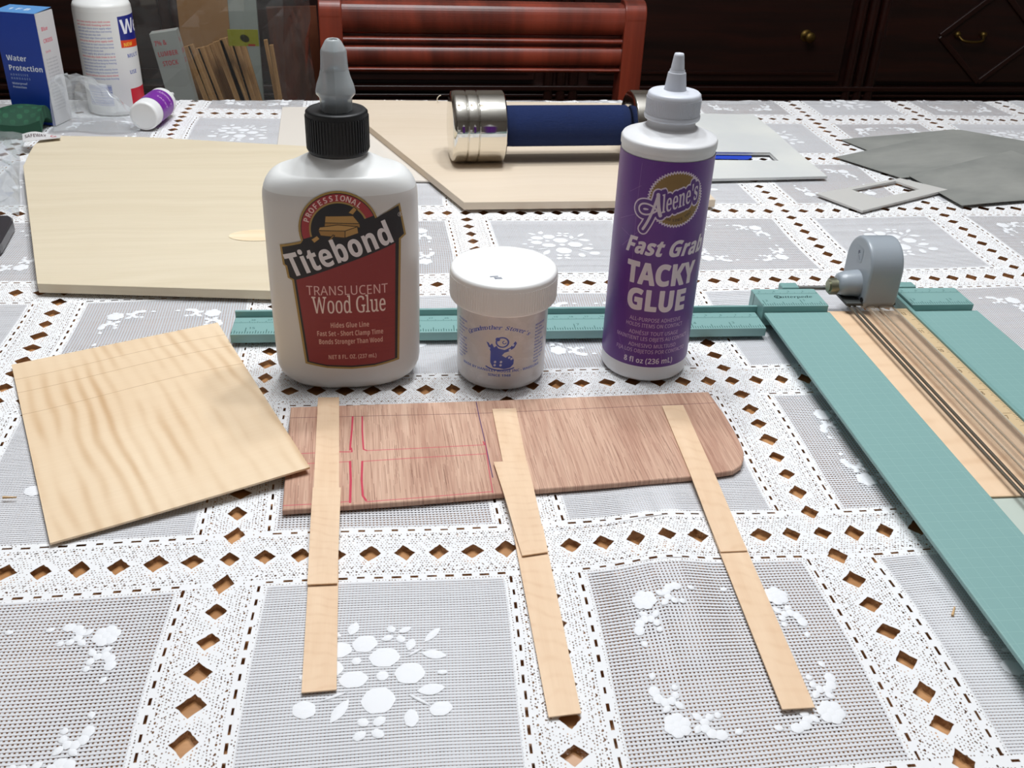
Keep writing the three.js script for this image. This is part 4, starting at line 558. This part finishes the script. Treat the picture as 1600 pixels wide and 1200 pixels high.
{ // printed word on the folded flap of the grocery bag
  const c = [G(34, 207, 0.014), G(92, 205, 0.014), G(95, 216, 0.012), G(36, 222, 0.012)];
  const tex = canvas(512, 128, (x) => { x.fillStyle = '#d9d7d6'; x.fillRect(0, 0, 512, 128); x.fillStyle = '#3c1e22'; x.font = 'bold 66px sans-serif'; x.fillText('SAFEWAY', 30, 78, 320); x.strokeStyle = '#c02634'; x.lineWidth = 12; x.beginPath(); x.arc(410, 58, 24, 0.6, 5.4); x.stroke(); x.beginPath(); x.arc(450, 62, 14, 0.6, 5.4); x.stroke(); });
  sheet('printed_bag_flap', 'pale bag flap printed with a dark shop name and red swirl', 'bag flap', c, (s, t) => T + 0.0125 + 0.002 * Math.sin(s * 5) * (1 - t), 0.0004, std({ map: tex, roughness: 0.5, side: THREE.DoubleSide }), 8, 4);
}
{ // green patterned pouch
  const tex = pixels(256, 128, (u, v) => { const n = fbm(u * 9, v * 6, 210, 3), k = (Math.sin(u * 40) * Math.sin(v * 26) > 0.3) ? 0.4 : 0.1; return mix([16, 62, 44], [48, 118, 80], Math.min(1, k * n * 1.6)); });
  const c = [G(-70, 174, 0.014), G(78, 166, 0.02), G(62, 190, 0.014), G(-70, 205, 0.014)];
  sheet('green_pouch', 'dark green patterned fabric pouch lying in front of the blue carton', 'pouch', c, (s, t) => T + 0.014 + 0.013 * Math.sin(Math.PI * t) * (0.5 + 0.5 * s) + 0.002 * Math.sin(s * 9 + t * 4), 0.012, std({ map: tex, roughness: 0.8 }), 20, 10);
}
slab('phone', 'dark grey phone corner on the cloth left of the plywood panel', 'phone', [[-90, 336], [14, 336], [19, 339], [20, 344], [2, 376], [-2, 381], [-8, 384], [-150, 384]].map(([x, y]) => G(x, y, 0.0095)), 0.0088, phys({ color: rgb(52, 50, 56), roughness: 0.3, clearcoat: 0.5 }), { bevel: 0.0012 });
{ // mesh pen cup with two pens
  const o = thing('mesh_pen_cup', 'black wire mesh pen cup behind the blue carton', 'pen cup', V3(-0.415, T + 0.001, -1.075)), black = std({ color: rgb(24, 22, 22), roughness: 0.5 }), r = 0.036, h = 0.095;
  part('rim', new THREE.TorusGeometry(r, 0.0016, 8, 48).rotateX(Math.PI / 2).translate(0, h, 0), black, o); part('base', cyl(r, r, 0.002, 0, 0.001, 0, 48), black, o);
  const m = []; for (let k = 0; k < 52; k++) for (const s of [-1, 1]) { const a0 = k / 52 * 2 * Math.PI, pts = []; for (let q = 0; q <= 6; q++) { const a = a0 + s * q * 0.14; pts.push(V3(r * Math.sin(a), q / 6 * h, r * Math.cos(a))); } m.push(tube(pts, 0.0006, 6, 4)); }
  part('mesh', m, black, o);
  for (const [dx, dz, col, ln] of [[0.01, 0.012, [150, 24, 34], 0.135], [-0.012, 0.006, [120, 20, 30], 0.128]]) { const p = thing('pen', ln > 0.13 ? 'taller red pen standing in the mesh cup' : 'shorter dark red pen standing in the mesh cup', 'pen', V3(-0.415 + dx, T + 0.0036, -1.075 + dz)); part('barrel', cyl(0.0042, 0.0042, ln - 0.01, 0, ln / 2 + 0.005, 0, 16), std({ color: rgb(...col), roughness: 0.35 }), p); part('tip', cyl(0.0042, 0.001, 0.01, 0, 0.005, 0, 16), brass, p); }
}

// small splinters and a curl of wood
single('wood_splinter', new THREE.CylinderGeometry(0.0006, 0.0003, 0.0062, 6).rotateZ(Math.PI / 2).rotateY(-0.1), std({ color: rgb(214, 176, 128), roughness: 0.8 }), 'tiny wood splinter on the net left of the maple sheet', 'splinter', G(15, 777, 0.0022));
single('wood_splinter', new THREE.CylinderGeometry(0.0006, 0.0003, 0.0062, 6).rotateZ(Math.PI / 2).rotateY(0.9), std({ color: rgb(214, 176, 128), roughness: 0.8 }), 'tiny wood splinter on the net beside the teal wing', 'splinter', G(1490, 955, 0.0022));
{ const p = G(684, 158, 0.0104), g = tube([V3(0, 0, 0), V3(-0.001, 0.003, 0), V3(0.001, 0.0065, 0), V3(0.0032, 0.0075, 0)], 0.0005, 12, 6); single('wood_shaving', g, std({ color: rgb(236, 224, 204), roughness: 0.7 }), 'thin curled shaving standing at the back edge of the plywood panel', 'shaving', V3(p.x, p.y, p.z + 0.004)); }

// ------------------------------------------------------------------ dining chair behind the table
{
  const Z = -1.45, at = (py) => W(750, py, Z).y, o = thing('dining_chair', 'dark red mahogany dining chair with a moulded slat back facing the table', 'chair', V3(0.195, 0, Z), 0);
  const xl = W(518, 60, Z).x - 0.195, xr = W(986, 60, Z).x - 0.195, cx = (xl + xr) / 2, w = xr - xl;
  for (const x of [xl, xr]) {
    const s = new THREE.Shape(); s.moveTo(0.016, 0); s.lineTo(-0.02, 0); s.lineTo(-0.016, 0.45); s.lineTo(-0.02, T + 0.055); s.quadraticCurveTo(-0.018, T + 0.068, 0.002, T + 0.064); s.quadraticCurveTo(0.018, T + 0.06, 0.016, T + 0.04); s.lineTo(0.016, 0.45); s.closePath();
    part('post', new THREE.ExtrudeGeometry(s, { depth: 0.028, bevelEnabled: true, bevelThickness: 0.002, bevelSize: 0.002, bevelSegments: 2 }).translate(0, 0, -0.014).rotateY(-Math.PI / 2).translate(x, 0, 0), mahogany, o);
  }
  const rail = (name, y0, y1, d, bulge) => { // horizontal member with a rounded front
    const s = new THREE.Shape(), n = 14; s.moveTo(-d / 2, y0); for (let k = 0; k <= n; k++) { const a = k / n; s.lineTo(d / 2 - bulge + bulge * Math.sqrt(Math.max(0, 1 - (2 * a - 1) ** 2)) , y0 + (y1 - y0) * a); } s.lineTo(-d / 2, y1); s.closePath();
    part(name, new THREE.ExtrudeGeometry(s, { depth: w - 0.026, bevelEnabled: false }).rotateY(-Math.PI / 2).translate(cx + (w - 0.026) / 2, 0, 0), mahogany, o);
  };
  rail('top_rail', at(53), at(4), 0.034, 0.012); rail('back_panel', at(112), at(48), 0.008, 0.001);
  rail('bead', at(67), at(57), 0.022, 0.006); rail('slat', at(101), at(71), 0.026, 0.008); rail('bead', at(111), at(104), 0.02, 0.006);
  rail('lower_rail', at(260), at(225), 0.024, 0.006);
  part('seat', box(w + 0.02, 0.035, 0.42, cx, 0.445, 0.2, 0.012), mahogany, o); part('cushion', box(w - 0.03, 0.04, 0.37, cx, 0.478, 0.2, 0.016), std({ color: rgb(120, 90, 62), roughness: 0.9 }), o, 'tan seat cushion');
  for (const x of [xl + 0.01, xr - 0.01]) part('leg', lathe([[0.00001, 0], [0.014, 0], [0.02, 0.3], [0.022, 0.428], [0.001, 0.428]], 16).translate(x, 0, 0.385), mahogany, o);
}

// ------------------------------------------------------------------ sideboard
{
  const Z = -2.0, o = thing('sideboard', 'very dark carved wooden sideboard with drawers, pilasters and a diamond door panel', 'sideboard', V3(0.5, 0, Z));
  const X = (x) => x - 0.5, x0 = -0.85, x1 = 1.95, dz = 0.42;
  part('carcass', box(x1 - x0, 0.80, dz, X((x0 + x1) / 2), 0.10 + 0.40, -dz / 2 - 0.012), sideWood, o);
  part('top', box(x1 - x0 + 0.04, 0.03, dz + 0.04, X((x0 + x1) / 2), 0.915, -dz / 2, 0.006), sideWood, o);
  for (const x of [x0 + 0.06, x1 - 0.06]) for (const z of [-0.06, -dz + 0.04]) part('foot', lathe([[0.00001, 0], [0.025, 0], [0.03, 0.05], [0.022, 0.1], [0.001, 0.1]], 16).translate(X(x), 0, z), sideWood, o);
  part('plinth', box(x1 - x0, 0.04, 0.02, X((x0 + x1) / 2), 0.12, 0), sideWood, o);
  const yb = T - 0.183;
  for (const [y, h, d] of [[yb - 0.004, 0.010, 0.020], [yb - 0.020, 0.006, 0.012], [yb - 0.034, 0.012, 0.016]]) part('moulding', box(x1 - x0, h, d, X((x0 + x1) / 2), y, d / 2 - 0.012, 0.002), sideTrim, o);
  const pil = [-0.83, -0.30, 0.42, 1.075, 1.62, 1.93];
  for (const x of pil) for (let k = -1; k <= 1; k++) part('pilaster', cyl(0.0105, 0.0105, 0.78, X(x + k * 0.026), 0.51, -0.004, 16), sideTrim, o);
  const panel = (xa, xb, knobs) => {
    const cx = (xa + xb) / 2, w = xb - xa, y = T - 0.045, h = 0.255;
    const d = part('drawer', box(w - 0.012, h, 0.016, X(cx), y, -0.004, 0.003), sideWood, o);
    part('bead_frame', [box(w - 0.04, 0.005, 0.006, X(cx), y - h / 2 + 0.018, 0.005), box(w - 0.04, 0.005, 0.006, X(cx), y + h / 2 - 0.018, 0.005)], sideTrim, d);
    for (const k of knobs) part('knob', lathe([[0.00001, 0.026], [0.006, 0.0255], [0.0105, 0.022], [0.0105, 0.018], [0.005, 0.012], [0.005, 0], [0.012, 0], [0.012, -0.002], [0.001, -0.002]], 24).rotateX(Math.PI / 2).translate(X(k), W(1258, 55, Z).y, 0.006), oldBrass, d, 'brass knob');
  };
  panel(0.47, 1.03, [0.57, 0.932]); panel(-0.25, 0.37, [-0.1, 0.22]); panel(-0.78, -0.35, [-0.565]);
  const door = part('door', box(0.48, 0.255, 0.016, X(1.347), T - 0.045, -0.004, 0.003), sideWood, o);
  const ctr = W(1512, 56, Z), hw = 0.115, hh = 0.095; for (const sx of [-1, 1]) for (const sy of [-1, 1]) { const a = Math.atan2(hh, hw), L = Math.hypot(hw, hh); part('diamond_moulding', box(L, 0.012, 0.008, 0, 0, 0, 0.002).rotateZ(-sx * sy * a).translate(X(1.347) + sx * hw / 2, ctr.y + sy * hh / 2, 0.006), sideTrim, door); }
  part('pull', [tube([V3(-0.03, 0.004, 0), V3(-0.022, -0.006, 0.014), V3(0.022, -0.006, 0.014), V3(0.03, 0.004, 0)], 0.0028, 20, 8), new THREE.SphereGeometry(0.007, 12, 8).translate(-0.03, 0.004, 0), new THREE.SphereGeometry(0.007, 12, 8).translate(0.03, 0.004, 0)].map((g) => g.translate(X(1.30), ctr.y, 0.008)), oldBrass, door, 'brass bail pull');
  for (const [xa, xb] of [[-0.78, -0.35], [-0.25, 0.37], [0.47, 1.03], [1.12, 1.575]]) part('lower_door', box(xb - xa - 0.012, 0.36, 0.014, X((xa + xb) / 2), 0.335, -0.004, 0.003), sideWood, o);
}

// ------------------------------------------------------------------ bag of wood sticks on a stool behind the table
{
  const Z = -1.40, st = thing('wooden_stool', 'dark wooden stool behind the table edge carrying the bag of sticks', 'stool', V3(-0.235, 0, Z));
  part('seat', box(0.32, 0.03, 0.34, 0, 0.595, 0, 0.006), sideWood, st);
  for (const sx of [-1, 1]) for (const sz of [-1, 1]) part('leg', cyl(0.016, 0.012, 0.58, sx * 0.13, 0.29, sz * 0.14, 16), sideWood, st);
  const woodT = woodPixels(128, 512, [186, 144, 96], [140, 100, 60], 14, 3, 230), stickWood = std({ map: woodT, roughness: 0.7 });
  const stick = (name, label, cat, p0, p1, w, d, m, z, group, tagf) => { const a = W(p0[0], p0[1], z), b = W(p1[0], p1[1], z); const dir = b.clone().sub(a), k = (0.6115 - a.y) / dir.y; const base = a.clone().addScaledVector(dir, k), L = base.distanceTo(a); const mm = single(name, box(w, L, d, 0, L / 2, 0), m, label, cat, base, group); mm.rotation.z = Math.atan2(base.x - a.x, a.y - base.y); return mm; };
  const tops = [[292, 72, 322, 152, 0.008], [306, 76, 336, 152, 0.010], [322, 72, 352, 152, 0.011], [340, 64, 374, 152, 0.013], [356, 58, 386, 152, 0.010], [372, 52, 402, 152, 0.011], [298, 70, 330, 152, 0.007], [314, 74, 344, 152, 0.008], [332, 68, 364, 152, 0.009], [348, 60, 380, 152, 0.009], [364, 55, 394, 152, 0.009], [415, 62, 432, 152, 0.005], [424, 70, 438, 152, 0.005]];
  tops.forEach(([a, b, c, d, w], k) => stick('wood_stick', 'light brown wood stick standing in the clear bag behind the table', 'stick', [a, b], [c, d], w, 0.006, stickWood, Z + 0.02 - (k % 3) * 0.012, 'wood sticks in the bag'));
  const boxT = canvas(256, 1024, (x) => { x.fillStyle = '#a8aaa6'; x.fillRect(0, 0, 256, 1024); x.fillStyle = '#c04a50'; x.font = 'bold 48px sans-serif'; x.fillText('7% &', 20, 90); x.fillText('LUMBER', 24, 170, 200); x.fillText('STOCK', 44, 240); });
  { const m = stick('lettered_carton', 'narrow white carton with red hand lettering leaning among the sticks', 'carton', [256, 48], [286, 152], 0.034, 0.02, std({ map: boxT, roughness: 0.7 }), Z + 0.045); m.userData.label = 'narrow white carton with red lettering leaning beside the sticks'; }
  stick('cardboard_sheet', 'tall brown cardboard piece behind the sticks', 'cardboard', [312, -40], [330, 152], 0.066, 0.004, std({ color: rgb(140, 104, 66), roughness: 0.85 }), Z - 0.04);
  stick('grey_box', 'tall pale grey box behind the yellow tag', 'box', [372, -30], [388, 152], 0.044, 0.012, std({ color: rgb(136, 142, 136), roughness: 0.7 }), Z - 0.065);
  stick('dark_plank', 'dark reddish plank leaning at the chair side of the bag', 'plank', [455, 10], [470, 152], 0.07, 0.006, std({ map: woodT, color: 0x8a5a44, roughness: 0.7 }), Z - 0.105);
  { const a = W(355, 46, Z + 0.042), b = W(405, 72, Z + 0.042); const m = single('yellow_tag', box(b.x - a.x, a.y - b.y, 0.002, 0, (a.y - b.y) / 2, 0), std({ map: canvas(128, 64, (x) => { x.fillStyle = '#8c8a24'; x.fillRect(0, 0, 128, 64); x.fillStyle = '#2c2a10'; x.beginPath(); x.ellipse(70, 34, 20, 14, 0.4, 0, 7); x.fill(); x.fillStyle = '#a03028'; x.fillRect(82, 56, 30, 8); }), roughness: 0.6 }), 'olive yellow tag stuck on the bag of sticks', 'tag', V3((a.x + b.x) / 2, b.y, Z + 0.042)); }
  // clear bag around the sticks
  const g = new THREE.CylinderGeometry(0.156, 0.150, 0.30, 30, 13, true), p = g.attributes.position;
  for (let k = 0; k < p.count; k++) { const x = p.getX(k), y = p.getY(k), z = p.getZ(k), a = Math.atan2(z, x), n = fbm(a * 3 + 5, y * 14, 240, 4), f = Math.abs(noise(a * 5 + 8, y * 22, 250) - 0.5); const q = 0.74 + 0.16 * n + 0.16 * f; p.setXYZ(k, x * q, y, z * q * 0.8); }
  const h = g.toNonIndexed(); h.computeVertexNormals();
  single('stick_bag', h, phys({ color: rgb(244, 246, 245), roughness: 0.05, transmission: 0.97, thickness: 0, side: THREE.DoubleSide }), 'large clear plastic bag holding wood sticks behind the table', 'plastic bag', V3(-0.185, 0.6115 + 0.15, Z + 0.0));
}
renderer.render(scene, camera);
